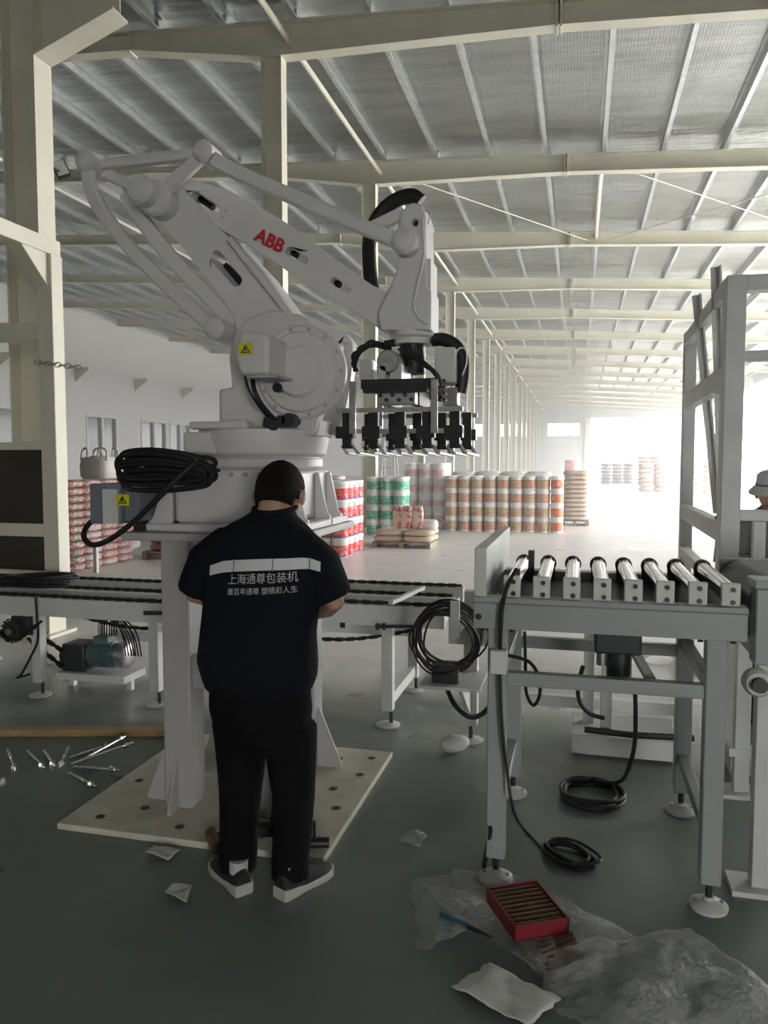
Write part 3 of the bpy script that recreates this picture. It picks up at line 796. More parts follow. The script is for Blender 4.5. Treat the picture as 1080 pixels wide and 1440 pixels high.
# ================================================================== roller conveyor
RC = thing('roller_conveyor', 'short grey green roller conveyor with eight shiny rollers', 'conveyor', (.1, 3.4, 0))
G = 'machine_green'
for y0, y1, nm in ((2.92, 2.99, 'front_rail'), (3.70, 3.77, 'rear_rail')):
    s_ = 1 if y0 < 3.2 else -1
    yo, yi = (y0, y1) if s_ > 0 else (y1, y0)
    MB().extrude_x([(yo, 1.015), (yi, 1.015), (yi, 1.027), (yo + s_ * .012, 1.027), (yo + s_ * .012, 1.118), (yi, 1.118), (yi, 1.135), (yo - s_ * .01, 1.135), (yo - s_ * .01, 1.118), (yo, 1.110)], -.385, .585).build(nm, G, RC, smooth=0)
for x in (-.38, .58): MB().box(x - .006, x + .006, 2.98, 3.71, 1.02, 1.12).build('end_plate', G, RC)
MB().box(-.385, -.338, 2.93, 3.94, 1.135, 1.322).build('guide_plate', 'steel_white', RC, bevel=.004)
MB().box(-.32, .56, 3.02, 3.66, 1.085, 1.10).build('drip_tray', 'dark_steel', RC)
for k in range(8):
    x = -.243 + k * .1108
    b_ = MB().box(x - .032, x + .032, 2.945, 2.975, 1.135, 1.217).build('bearing_block', 'steel_white', RC, bevel=.004)
    for z in (1.195, 1.150): MB().cyl((x + .006, 2.945, z), (x + .006, 2.938, z), .009, n=8).build('bolt', 'dark_steel', b_)
    MB().box(x - .030, x + .030, 3.64, 3.67, 1.10, 1.20).build('bearing_block', 'dark_steel', RC, bevel=.004)
    r_ = MB().cyl((x, 2.976, 1.185), (x, 3.64, 1.185), .029, n=20).build('roller', 'chrome', RC)
    MB().lathe([(.029, 3.600), (.037, 3.603), (.037, 3.63), (.029, 3.633)], (x, 0, 1.185), n=20, axis='Y').build('end_ring', 'black_plastic', r_)
    for a in (-40, 25, 70):
        q = V((x + .029 * sin(rad(a)), 0, 1.185 + .029 * cos(rad(a))))
        MB().cyl(q + V((0, 2.98, 0)), q + V((0, 3.63, 0)), .0022, n=5).build('roller_groove', 'steel', r_)
for x in (-.296, .49):
    for y in (2.97, 3.78):
        l = MB().box(x - .036, x + .036, y - .036, y + .036, .10, 1.015).build('leg', G, RC, bevel=.005)
        MB().cyl((x, y, .02), (x, y, .12), .013, n=12).build('levelling_screw', 'dark_steel', l)
        MB().lathe([(.068, 0), (.070, .012), (.05, .024), (.022, .034), (.02, .045)], (x, y, 0), n=24).build('foot', 'steel_white', l)
        for dx in (-.045, .045): MB().cyl((x + dx, y, .018), (x + dx, y, .032), .007, n=6).build('anchor_bolt', 'steel', l)
    MB().box(x - .02, x + .02, 3.0, 3.75, .24, .29).build('side_bar', G, RC, bevel=.003)
    MB().box(x - .02, x + .02, 3.0, 3.75, .79, .84).build('side_bar', G, RC, bevel=.003)
    for dx in (-.055, .055): MB().cyl((x + dx, 2.955, 1.012), (x + dx, 2.955, 1.000), .011, n=6).build('bolt', 'dark_steel', RC)
MB().box(-.26, .455, 2.945, 2.99, .79, .842).build('cross_bar', G, RC, bevel=.003)
MB().box(-.26, .455, 3.76, 3.80, .745, .80).build('cross_bar', G, RC, bevel=.003)
c = S(673, 867, Y=2.918); MB().cyl((c.x, 2.922, c.z), (c.x, 2.912, c.z), .012, n=10).build('bolt', 'dark_steel', RC)
gm = MB().box(.07, .25, 3.15, 3.35, .885, 1.01).build('gear_motor', 'motor_dark', RC, bevel=.01)
MB().cyl((.17, 3.25, .885), (.17, 3.25, .72), .05, n=18).build('motor_body', 'motor_dark', gm)
MB().cyl((.10, 3.2, .885), (.10, 3.2, .83), .022, n=12).build('cable_gland', 'steel', gm)
MB().bar((.22, 3.22, .90), (.29, 3.02, .80), .035, .02).build('torque_arm', 'steel_white', gm)
sp_ = S(735, 790, Y=3.0)
MB().box(sp_.x - .035, sp_.x - .01, 2.99, 3.03, 1.14, 1.235).build('sensor_bracket', 'dark_steel', RC)
MB().box(-.205, -.18, 3.30, 3.34, 1.14, 1.275).build('sensor_bracket', 'dark_steel', RC)
MB().box(-.318, -.254, 2.885, 2.932, .848, .938).build('junction_box', 'steel_white', RC, bevel=.005)
tag(route([(727, 800), (713, 825), (706, 855), (704, 885), (703, 912)], 2.9, .0085, dy=[2.97, 2.93, 2.89, 2.89, 2.90]).build('sensor_cable', 'black_rubber'), 'black cable running from the sensor down to the box on the conveyor leg', 'cable')
def floor_coil(name, c, rx, ry, turns, r, lead, seed, ang=0, rise=.012):
    """loose loops of cable on the floor, led in from above"""
    rn = random.Random(seed); pts = list(lead)
    n = 14
    for k in range(turns * n):
        t = 2 * pi * k / n + pi * .6; tw = k // n
        if k % n == 0: jx, jy, sx, sy = rn.uniform(-.018, .018), rn.uniform(-.015, .015), rn.uniform(.86, 1.08), rn.uniform(.82, 1.1)
        x, y = rx * sx * cos(t), ry * sy * sin(t)
        pts.append(V((c[0] + jx + x * cos(ang) - y * sin(ang), c[1] + jy + x * sin(ang) + y * cos(ang), r + rise * .5 * tw + .004 * sin(3 * t))))
    return MB().tube(pts, r, 7, smooth=4).build(name, 'black_rubber')
co = S(800, 1208, z=0)
tag(floor_coil('coiled_cable', (co.x, co.y), .075, .125, 5, .0065, [S(703, 946, Y=2.9), S(706, 1020, Y=2.9), S(714, 1090, Y=2.9), S(722, 1140, Y=2.92), S(736, 1165, z=.03)], 11, ang=rad(55)),
    'black cable dropping from the conveyor leg box into narrow loops on the floor', 'cable')
co = S(834, 1122, z=0)
tag(floor_coil('coiled_cable', (co.x, co.y), .145, .16, 6, .009, [S(893, 968, Y=3.1), S(894, 1010, Y=3.12), S(892, 1050, Y=3.2), S(882, 1085, Y=3.35), S(868, 1100, z=.05)], 12),
    'black cable hanging under the conveyor motor into a round coil on the floor', 'cable')
tag(route([(738, 888), (739, 930), (740, 972), (750, 992), (759, 976), (757, 950), (743, 930), (716, 922)], 3.1, .007, dy=[3.3, 3.25, 3.2, 3.15, 3.1, 3.0, 2.95, 2.91]).build('cable_loop', 'black_rubber'),
    'thin black cable hanging in a loop under the front rail of the roller conveyor', 'cable')
tag(route([(820, 936), (813, 965), (816, 988), (830, 1004), (850, 1010)], 3.9, .011).build('cable_loop', 'black_rubber'), 'short thick black cable curving behind the roller conveyor crossbar', 'cable')

# low machine base seen through the roller conveyor
lb = thing('low_machine', 'low white machine plinth with posts behind the roller conveyor', 'machine', (.35, 4.5, 0))
MB().box(-.02, .55, 4.35, 4.75, .02, .13).build('plinth', 'steel_white', lb, bevel=.005)
MB().box(-.35, .62, 4.85, 4.92, .12, .19).build('rail', 'steel_white', lb, bevel=.004)
for px, y in ((828, 4.6), (853, 4.4)):
    x = S(px, 950, Y=y).x; MB().box(x - .03, x + .03, y - .03, y + .03, .13, .82).build('post', 'steel_white', lb, bevel=.004)
MB().box(S(828, 950, Y=4.6).x - .03, .55, 4.57, 4.63, .76, .82).build('top_bar', 'steel_white', lb, bevel=.004)
MB().tube([(.05, 4.33, .17), (.3, 4.33, .16), (.62, 4.33, .17)], .018, 8).build('drive_shaft', 'dark_steel', lb)
MB().tube([S(905, 925, Y=4.5), S(925, 918, Y=4.5), S(948, 925, Y=4.5), S(940, 935, Y=4.5), S(915, 934, Y=4.5), S(902, 928, Y=4.5)], .006, 6, smooth=4).build('hose_loop', 'hose_white', lb)

# belt conveyor at the picture's edge
bc = thing('belt_conveyor', 'grey green belt conveyor with a rounded dark belt beside the roller conveyor', 'conveyor', (.9, 3.6, 0))
MB().box(.612, 1.25, 2.93, 3.02, .93, 1.205).build('side_cover', G, bc, bevel=.006)
MB().box(.605, 1.25, 2.92, 3.06, 1.205, 1.235).build('cover_lip', G, bc, bevel=.004)
MB().box(.612, 1.25, 3.68, 3.74, .93, 1.22).build('side_cover', G, bc, bevel=.006)
m = MB(); prof = []
for k in range(13): a = pi / 2 + pi * k / 12; prof.append((.70 + .085 * cos(a), 1.135 + .085 * sin(a)))
prof = [(1.25, 1.22)] + prof + [(1.25, 1.05)]
mat('belt_grey', (.13, .14, .14), .45)
m.extrude_y(prof, 3.07, 3.66).build('belt', 'belt_grey', bc, smooth=50)
h_ = MB().lathe([(.05, 2.93), (.05, 2.90), (.04, 2.885), (0, 2.885)], (.62, 0, .875), n=20, axis='Y').build('bearing_housing', 'steel_white', bc)
MB().lathe([(.026, 2.886), (.026, 2.86), (0, 2.86)], (.62, 0, .875), n=16, axis='Y').build('shaft_end', 'black_plastic', h_)
for x, y in ((.70, 3.15), (.80, 4.06), (1.2, 3.15), (1.2, 3.6)):
    l = MB().box(x - .035, x + .035, y - .035, y + .035, .02, .95).build('leg', 'steel_white', bc, bevel=.004)
    MB().box(x - .11, x + .07, y - .08, y + .08, 0, .02).build('base_plate', 'steel_white', l)
MB().box(.66, .74, 3.15, 4.06, .90, .96).build('side_beam', 'steel_white', bc)
MB().box(.74, 1.3, 4.02, 4.10, .20, .24).build('lower_bar', 'steel_white', bc)
MB().box(.80, 1.4, 4.30, 4.48, 0, .10).build('floor_beam', 'plate_cream', bc, bevel=.004)

# ================================================================== chain conveyors
def chain(mb, pts, pitch=.042, w=.020, h=.024):
    """two rows of link plates and rollers along a polyline"""
    L = [V(p) for p in pts]; seg = []
    for a, b in zip(L, L[1:]):
        n = max(1, round((b - a).length / pitch))
        seg += [a + (b - a) * (i / n) for i in range(n)]
    seg.append(L[-1])
    for i, (a, b) in enumerate(zip(seg, seg[1:])):
        d = (b - a).normalized()
        k = 1 if i % 2 else .72
        mb.bar(a - d * .006, b + d * .006, w * (1.25 if i % 2 else .8), h * k)
    return mb
def chain_conveyor(name, label, x0, x1, ztp, legs, strands, rear=True):
    t = thing(name, label, 'conveyor', ((x0 + x1) / 2, 5.0, 0))
    for y, nm in ((4.60, 'front_beam'), (5.38, 'rear_beam')):
        MB().box(x0, x1, y - .035, y + .035, ztp - .13, ztp).build(nm, 'steel_white', t, bevel=.004)
    MB().box(x0, x1, 4.93, 5.0, ztp - .10, ztp - .01).build('middle_beam', 'steel_white', t, bevel=.004)
    for x in (x0 + .05, (x0 + x1) / 2, x1 - .05): MB().box(x - .03, x + .03, 4.63, 5.35, ztp - .12, ztp - .06).build('cross_beam', 'steel_white', t)
    for y in (4.60, 4.965, 5.38): chain(MB(), [(x0 + .02, y, ztp + .012), (x1 - .02, y, ztp + .012)]).build('chain', 'chain_black', t, smooth=0)
    for x in legs:
        for y in (4.60, 5.36):
            l = MB().box(x - .035, x + .035, y - .035, y + .035, .10, ztp - .13).build('leg', 'steel_white', t, bevel=.004)
            MB().cyl((x + .02, y, .015), (x + .02, y, .12), .012, n=10).build('levelling_screw', 'dark_steel', l)
            MB().lathe([(.075, 0), (.078, .008), (.05, .016), (.02, .02)], (x, y, 0), n=20).build('foot', 'steel_white', l)
        MB().box(x - .02, x + .02, 4.63, 5.33, .12, .19).build('side_bar', 'steel_white', t)
    return t
ca = chain_conveyor('chain_conveyor', 'white chain conveyor behind the scattered anchor bolts, running behind the pedestal', -5.3, -2.28, .705, (-4.75, -3.68, -2.76), 3)
cbx = chain_conveyor('chain_conveyor', 'white chain conveyor between the worker and the roller conveyor', -2.20, -.78, .765, (-1.95, -1.14), 3)
for x0, x1, z, t in ((-3.5, -2.3, .09, ca), (-2.15, -1.0, .12, cbx)):
    n = 10; zz = .60
    chain(MB(), [(x0 + (x1 - x0) * i / n, 4.66, zz - .09 * sin(pi * i / n)) for i in range(n + 1)], h=.022).build('return_chain', 'chain_black', t, smooth=0)
MB().box(-1.95, -1.1, 5.34, 5.38, .40, .48).build('tie_bar', 'steel_white', cbx)
MB().box(-3.6, -2.8, 5.34, 5.38, .24, .32).build('tie_bar', 'steel_white', ca)
a, b = S(528, 881, Y=4.55), S(590, 881, Y=4.55)
MB().cyl(a, b, .011, n=10).build('tension_rod', 'dark_steel', cbx)
for px in (531, 540): q = S(px, 881, Y=4.55); MB().cyl(q - V((.008, 0, 0)), q + V((.008, 0, 0)), .022, n=6).build('nut', 'dark_steel', cbx)
a, b = S(203, 862, Y=4.55), S(232, 862, Y=4.55); MB().cyl(a, b, .014, n=10).build('tension_rod', 'dark_steel', ca)
q = S(482, 879, Y=4.56); MB().box(q.x - .016, q.x + .016, 4.555, 4.566, q.z - .016, q.z + .016).build('square_hole', 'ink_black', cbx)
MB().box(q.x - .016, q.x + .05, 4.558, 4.566, q.z - .026, q.z + .026).build('hole_patch', 'label_white', cbx)
# sprocket, gear motor and drive chain of the left-hand conveyor
q = S(17, 887, Y=4.52)
sk = MB().lathe([(.072, 4.53), (.072, 4.51), (.03, 4.51), (.03, 4.49), (0, 4.49)], (q.x, 0, q.z), n=18, axis='Y').build('sprocket', 'dark_steel', ca)
MB().lathe([(.024, 4.492), (.024, 4.48), (0, 4.48)], (q.x, 0, q.z), n=10, axis='Y').build('hub', 'steel', sk)
for k in range(16):
    a = 2 * pi * k / 16; c = V((q.x + .076 * cos(a), 4.52, q.z + .076 * sin(a))); MB().bar(c, c + V((.012 * cos(a), 0, .012 * sin(a))), .016, .014).build('tooth', 'dark_steel', sk)
MB().box(q.x - .02, q.x + .14, 4.54, 4.56, q.z - .03, q.z + .10).build('bearing_plate', 'dark_steel', ca)
chain(MB(), [S(-40, 850, Y=4.5), S(-5, 884, Y=4.5), S(10, 900, Y=4.5), S(28, 899, Y=4.5), S(58, 874, Y=4.5)], h=.02).build('drive_chain', 'chain_black', ca, smooth=0)
GM = thing('gear_motor', 'dark gear motor with a finned end under the chain conveyor', 'motor', (-3.45, 4.9, .12))
a = S(97, 905, Y=4.85); 
MB().box(-3.64, -3.45, 4.78, 4.98, .13, .33).build('gearbox', 'motor_dark', GM, bevel=.015)
MB().cyl((-3.64, 4.88, .23), (-3.68, 4.88, .23), .07, n=20).build('output_flange', 'motor_dark', GM)
MB().cyl((-3.45, 4.88, .25), (-3.22, 4.88, .25), .085, n=24).build('motor_body', 'motor_teal', GM)
for k in range(6): MB().lathe([(.085, -3.42 + k * .03), (.098, -3.419 + k * .03), (.098, -3.413 + k * .03), (.085, -3.412 + k * .03)], (0, 4.88, .25), n=20, axis='X').build('cooling_fin', 'motor_teal', GM)
MB().lathe([(.092, -3.22), (.092, -3.15), (.07, -3.135), (0, -3.135)], (0, 4.88, .25), n=20, axis='X').build('fan_cover', 'steel', GM)
MB().box(-3.40, -3.28, 4.82, 4.94, .33, .39).build('terminal_box', 'motor_teal', GM, bevel=.006)
MB().box(-3.66, -3.10, 4.74, 5.02, .08, .13).build('mounting_plate', 'steel_white', GM)
for x in (-3.62, -3.14): MB().box(x - .02, x + .02, 4.86, 4.9, .0, .09).build('support', 'steel_white', GM)
chain(MB(), [(-3.90, 4.76, .44), (-3.62, 4.76, .29)], h=.024).build('drive_chain', 'chain_black', GM, smooth=0)
chain(MB(), [(-3.90, 4.76, .36), (-3.62, 4.76, .17)], h=.024).build('drive_chain', 'chain_black', GM, smooth=0)
rnd = random.Random(8)
for k in range(7):
    p0 = V((-3.35 + .02 * k, 4.86, .39)); 
    MB().tube([p0, p0 + V((.02, -.02, .10 + .02 * rnd.random())), p0 + V((.10, -.05, .14)), p0 + V((.20, -.06, .02 + .03 * rnd.random())), p0 + V((.22 + .02 * rnd.random(), -.05, -.12))], .006, 6, smooth=4).build('lead_wire', 'black_rubber', GM)
# cables heaped on the chain conveyor
rnd = random.Random(21); m = MB()
for k in range(9):
    x, z = -3.86 + rnd.uniform(-.05, .05), .735 + .008 * k
    m.tube([(x - .22, 4.75 + rnd.uniform(-.06, .06), z), (x - .08, 4.68 + rnd.uniform(-.04, .04), z + .02), (x + .12, 4.74 + rnd.uniform(-.05, .05), z + .012), (x + .20, 4.95 + rnd.uniform(-.1, .1), z), (x, 5.02 + rnd.uniform(-.05, .08), z), (x - .2, 4.92, z)], .010, 6, closed=True, smooth=5)
tag(m.build('cable_heap', 'black_rubber'), 'untidy heap of black cables lying on the chain conveyor by the guard frame', 'cable')
tag(route([(50, 838), (52, 870), (53, 900), (44, 922), (30, 948), (24, 953), (42, 948)], 4.5, .008).build('hanging_cable', 'black_rubber'), 'black cable hanging down the front of the chain conveyor by the sprocket', 'cable')
a, b = S(566, 847, Y=4.75), S(573, 800, Y=5.1); a.z = .80; b.z = .82
tag(MB().bar((-1.10, 4.50, .797), (-1.02, 5.10, .797), .03, .025).build('wooden_batten', 'label_white'), 'pale batten lying across the chains of the conveyor', 'batten')

# stand with the coiled cable at the end of the chain conveyor
ST = thing('cable_stand', 'grey steel stand with a shelf holding coiled cable at the conveyor end', 'stand', (-.6, 4.45, 0))
l = MB().box(-.64, -.56, 4.42, 4.50, .10, .90).build('post', 'steel_white', ST, bevel=.004)
MB().cyl((-.6, 4.46, .015), (-.6, 4.46, .12), .012, n=10).build('levelling_screw', 'dark_steel', l)
MB().lathe([(.075, 0), (.078, .008), (.05, .016), (.02, .02)], (-.6, 4.46, 0), n=20).build('foot', 'steel_white', l)
MB().extrude_x([(4.06, .415), (4.42, .415), (4.42, .20), (4.40, .18)], -.615, -.595).build('gusset', 'steel_white', ST)
MB().box(-.84, -.50, 4.06, 4.44, .415, .432).build('shelf', 'steel_white', ST)
MB().box(-.72, -.46, 4.36, 4.42, .60, .76).build('back_plate', 'steel_white', ST)
MB().box(-.665, -.615, 4.08, 4.10, .70, .90).build('bracket', 'steel_white', ST)
MB().box(-.665, -.615, 4.10, 4.38, .72, .75).build('bracket_arm', 'steel_white', ST)
MB().box(-.775, -.625, 4.12, 4.26, .432, .53).build('transformer', 'dark_steel', ST, bevel=.006)
rnd = random.Random(31); m = MB()
for k in range(15):
    cx, cz, y = -.70 + rnd.uniform(-.02, .02), .672 + rnd.uniform(-.012, .012), 4.11 + .013 * k
    rx, rz = .165 + rnd.uniform(-.02, .03), .175 + rnd.uniform(-.03, .015)
    ph = rnd.uniform(0, 6)
    m.tube([V((cx + rx * cos(t_) + .01 * sin(2 * t_ + ph), y + .03 * sin(t_ + ph), cz + rz * sin(t_))) for t_ in [2 * pi * i / 14 for i in range(14)]], .006, 6, closed=True, smooth=2)
mat('cable_brown', (.035, .028, .024), .5)
tag(m.build('coiled_cable', 'cable_brown'), 'upright coil of thin dark cable hung on the stand at the conveyor end', 'cable')
tag(route([(628, 968), (640, 992), (660, 1008), (678, 1004), (692, 990)], 4.1, .014, dy=[4.3, 4.2, 4.05, 3.9, 3.75]).build('cable_loop', 'black_rubber'), 'thick black cable sagging below the stand toward the roller conveyor leg', 'cable')

# ================================================================== guard frames
FL = thing('guard_frame', 'white portal frame with dark lower panels standing on the chain conveyor', 'frame', (-4.17, 5.39, .0))
MB().box(-4.215, -4.06, 3.0, 5.46, 3.285, 3.41).build('top_beam', 'steel_cream', FL, bevel=.006)
MB().extrude_x([(5.33, 3.29), (5.33, 3.02), (5.02, 3.29)], -4.20, -4.075).build('corner_brace', 'steel_cream', FL, bevel=.004)
MB().box(-4.215, -4.06, 3.0, 3.15, .0, 3.29).build('post', 'steel_cream', FL, bevel=.006)
x0, x1 = S(58, 600, Y=5.33).x, S(79, 600, Y=5.33).x
MB().box(x0, x1, 5.32, 5.46, .72, 3.29).build('post', 'steel_cream', FL, bevel=.006)
for a, b, nm in ((455, 480, 'top_bar'), (735, 753, 'middle_bar'), (622, 633, 'panel_rail'), (800, 806, 'bottom_rail')):
    MB().box(-5.2, x0, 5.34, 5.44, S(0, b, Y=5.36).z, S(0, a, Y=5.36).z).build(nm, 'steel_cream', FL, bevel=.004)
for a, b in ((633, 735), (753, 800)):
    MB().box(-5.2, x0, 5.38, 5.40, S(0, b, Y=5.38).z, S(0, a, Y=5.38).z).build('panel', 'brown_panel', FL)
MB().box(-5.3, -5.2, 5.32, 5.46, .72, 3.6).build('post', 'steel_cream', FL, bevel=.006)
a, b = S(50, 509, Y=5.27), S(113, 517, Y=5.27); n = 9; ch = MB()
for k in range(n):
    c = a + (b - a) * ((k + .5) / n); ln = (b - a).length / n * .72
    pts = [c + V((ln * cos(t_), .018 * sin(t_) * (k % 2), .018 * sin(t_) * (1 - k % 2))) for t_ in [2 * pi * i / 10 for i in range(10)]]
    ch.tube(pts, .0055, 5, closed=True)
tag(ch.build('steel_chain', 'steel'), 'short steel chain strung around the white portal frame post', 'chain')

FR = thing('steel_gantry', 'tall open white steel frame behind the roller conveyor', 'frame', (.83, 5.6, 0))
MB().box(.765, .868, 4.60, 4.74, 0, 2.668).build('post', 'steel_white', FR, bevel=.006)
MB().box(.803, .893, 6.62, 6.74, 0, 2.69).build('post', 'steel_white', FR, bevel=.006)
MB().box(.868, 2.2, 4.61, 4.72, 2.585, 2.668).build('front_bar', 'steel_white', FR, bevel=.005)
MB().box(.868, 2.2, 4.63, 4.70, 2.205, 2.262).build('front_bar', 'steel_white', FR, bevel=.004)
MB().box(.868, 2.2, 4.61, 4.70, 1.325, 1.385).build('front_bar', 'steel_white', FR, bevel=.004)
MB().box(2.2, 2.3, 4.60, 4.74, 0, 2.668).build('post', 'steel_white', FR, bevel=.006)
for z0, z1 in ((2.575, 2.668), (2.07, 2.19), (1.20, 1.31), (.90, .97)):
    MB().bar((.80, 4.72, (z0 + z1) / 2), (.83, 6.64, (z0 + z1) / 2), .07, z1 - z0).build('side_bar', 'steel_white', FR, bevel=.004)
for (p, q, y) in (((1012, 374), (1022, 735), 5.08), ((984, 414), (1014, 722), 5.75)):
    a, b = S(*p, Y=y), S(*q, Y=y)
    MB().bar(a, b, .012, .06, up=(0, 1, 0)).build('slanted_bar', 'steel_white', FR)
    MB().bar(a + V((-.025, .025, 0)), b + V((-.025, .025, 0)), .045, .012, up=(0, 1, 0)).build('slanted_bar', 'steel_white', FR)
a, b = S(1004, 790, Y=4.95), S(1009, 742, Y=4.95)
MB().cyl(a, b, .006, n=8).build('gas_spring', 'steel', FR)
MB().cyl(b, b + V((0, 0, .07)), .016, n=10).build('spring_mount', 'black_plastic', FR)
MB().box(.93, .99, 4.56, 4.62, 1.0, 1.325).build('hanger', 'steel_white', FR)
MB().box(1.02, 1.12, 4.50, 4.60, 1.12, 1.22).build('clamp', 'steel', FR, bevel=.004)
MB().box(.80, .95, 6.3, 6.8, .0, .05).build('foot_plate', 'steel_white', FR)

# ================================================================== litter on the floor
pk = thing('timber_plank', 'long yellowish timber plank lying on the floor beside the base plate', 'plank', (-2.9, 4.0, 0))
a, b = V((-4.6, 3.55, .021)), V((-2.32, 4.13, .021))
MB().bar(a, b, .075, .042).build('plank', 'wood', pk, bevel=.003)
bolts = [((11, 1055), (23, 1085)), ((39, 1056), (64, 1081)), ((62, 1056), (78, 1079)), ((96, 1051), (83, 1081)), ((97, 1066), (158, 1046)), ((99, 1079), (187, 1049)), ((104, 1078), (170, 1083)), ((97, 1087), (137, 1107)), ((-3, 1112), (5, 1094)), ((120, 1070), (176, 1040))]
BL = ['anchor bolt lying apart at the left of the scattered bolts', 'anchor bolt lying second along the scattered bolts, pointing at the plank', 'anchor bolt forming the left stroke of a V of bolts', 'anchor bolt forming the right stroke of a V of bolts',
      'anchor bolt lying just below the plank, under the nutted end of another', 'longest looking anchor bolt slanting up to the plank', 'anchor bolt lying level, nearest the base plate edge', 'thin anchor bolt lying lowest of the scattered bolts', 'anchor bolt cut off by the picture edge', 'anchor bolt with its nut resting beside the plank']
for i, (p, q) in enumerate(bolts):
    a, b = S(*p, z=.012), S(*q, z=.012)
    if i in (5, 9): a.z += .016; b.z += .02
    d = (b - a).normalized()
    t = thing('anchor_bolt', 'zinc ' + BL[i], 'bolt', (a + b) / 2, 'scattered anchor bolts')
    MB().cyl(a, b, .0075, n=10).build('shank', 'bolt_zinc', t)
    MB().cyl(a + d * .06, a + d * .15, .0105, n=12).build('sleeve', 'bolt_zinc', t)
    MB().cyl(b - d * .055, b - d * .035, .016, n=6).build('nut', 'bolt_zinc', t)
    MB().cyl(b - d * .062, b - d * .057, .021, n=14).build('washer', 'bolt_zinc', t)

def sheet(corners, nu, nv, amp, seed, freq=8.0, base=.006, lift=0.0, edge=.10):
    c = [S(*q, z=0) if len(q) == 2 else V(q) for q in corners]
    def fn(u, v):
        u2 = u + edge * (noise.noise(V((v * 5, seed, 0))) if 0 < v < 1 else 0) * (1 if u in (0, 1) else .3)
        v2 = v + edge * noise.noise(V((u * 5, seed + 9, 0))) * (1 if v in (0, 1) else .3)
        p = (c[0] * (1 - u2) + c[1] * u2) * (1 - v2) + (c[3] * (1 - u2) + c[2] * u2) * v2
        h = noise.fractal(V((p.x * freq, p.y * freq, seed)), 1.0, 2.0, 4)
        r_ = noise.ridged_multi_fractal(V((p.x * freq * .5, p.y * freq * .5, seed + 3)), 1.0, 2.0, 3, 1.0, 2.0)
        bell = (4 * u * (1 - u)) ** .6 * (4 * v * (1 - v)) ** .6
        return V((p.x, p.y, max(base, base + amp * (.5 + .5 * h) + amp * .25 * r_ * .5 + lift * bell * (.7 + .5 * h))))
    return MB().grid(fn, nu, nv)
tag(sheet([(577, 1242), (700, 1222), (912, 1330), (790, 1400)], 46, 40, .012, 1.3, lift=.015).build('bubble_wrap', 'clear_film', smooth=0 or 180), 'clear bubble wrap spread flat under the red box', 'plastic wrap')
tag(sheet([(577, 1246), (660, 1262), (705, 1300), (590, 1346)], 36, 30, .016, 4.1, base=.016, lift=.02).build('bubble_wrap', 'clear_film', smooth=180), 'small flap of clear bubble wrap beside the blue pen', 'plastic wrap')
tag(sheet([(742, 1352), (965, 1312), (1130, 1440), (820, 1475)], 60, 50, .03, 7.7, freq=6, lift=.075).build('plastic_bag', 'clear_film', smooth=180), 'crumpled translucent plastic bag bulging on the floor at the lower corner', 'plastic bag')
tag(sheet([(690, 1295), (765, 1290), (800, 1400), (760, 1372)], 24, 24, .010, 3.3, base=.022).build('wrap_strip', 'clear_film', smooth=180), 'folded strip of plastic film hanging over the near edge of the red box', 'plastic wrap')
def rsheet(corners, nu, nv, amp, seed, name, label, m, freq=14, lift=0.0):
    o = tag(sheet(corners, nu, nv, amp, seed, freq=freq, edge=.05, lift=lift).build(name, m, smooth=180), label, 'paper scrap' if m == 'paper' else 'plastic')
    s_ = o.modifiers.new('thickness', 'SOLIDIFY'); s_.thickness = .003
    return o
rsheet([(634, 1393), (688, 1361), (788, 1412), (742, 1450)], 22, 18, .012, 2.2, 'foam_sheet', 'white crumpled sheet of packing paper on the floor below the red box', 'paper', lift=.01)
rsheet([(204, 1203), (218, 1194), (253, 1199), (236, 1214)], 12, 10, .016, 5.2, 'paper_scrap', 'white paper scrap lying against the base plate edge', 'paper')
rsheet([(231, 1258), (246, 1249), (270, 1253), (262, 1276)], 12, 10, .02, 6.2, 'paper_scrap', 'white paper scrap lying left of the worker\'s shoe', 'paper')
rsheet([(560, 1190), (572, 1174), (600, 1180), (590, 1200)], 14, 12, .03, 8.2, 'plastic_scrap', 'crumpled clear plastic scrap alone on the floor right of the base plate', 'clear_film')
rsheet([(165, 938), (175, 930), (190, 934), (178, 945)], 10, 8, .03, 9.2, 'plastic_scrap', 'crumpled clear plastic scrap on the floor under the gear motor', 'clear_film')
c = S(637, 1060, z=0)
m = MB().ball((c.x, c.y + .03, .05), .088, .06, .05, 20, 14, Matrix.Rotation(rad(-8), 3, 'Y'))
m.v = [p + (p - V((c.x, c.y, .05))) * .14 * noise.noise(p * 22) for p in m.v]
for p in m.v: p.z = max(p.z, .001)
tag(m.build('plastic_bundle', 'paper', smooth=180), 'white plastic wrapped bundle lying under the cable stand', 'bundle')
# red box of brown rods
bx = thing('parts_box', 'open red plastic box of brown rods lying on bubble wrap', 'box', S(735, 1300, z=.02))
o_ = S(724, 1325, z=.03); ux = (S(800, 1312, z=.03) - o_); uy = (S(683, 1268, z=.03) - o_)
ux.z = uy.z = 0; lx, ly = ux.length, uy.length; ux.normalize(); uy = (uy - ux * uy.dot(ux)).normalized()
def bl(a, b, h): return o_ + ux * a + uy * b + V((0, 0, h))
def obox(a0, a1, b0, b1, h0, h1):
    return MB().add([bl(a0, b0, h0), bl(a1, b0, h0), bl(a1, b1, h0), bl(a0, b1, h0), bl(a0, b0, h1), bl(a1, b0, h1), bl(a1, b1, h1), bl(a0, b1, h1)],
                    [(0, 3, 2, 1), (4, 5, 6, 7), (0, 1, 5, 4), (1, 2, 6, 5), (2, 3, 7, 6), (3, 0, 4, 7)])
obox(0, lx, 0, ly, 0, .006).build('bottom', 'crate_red', bx)
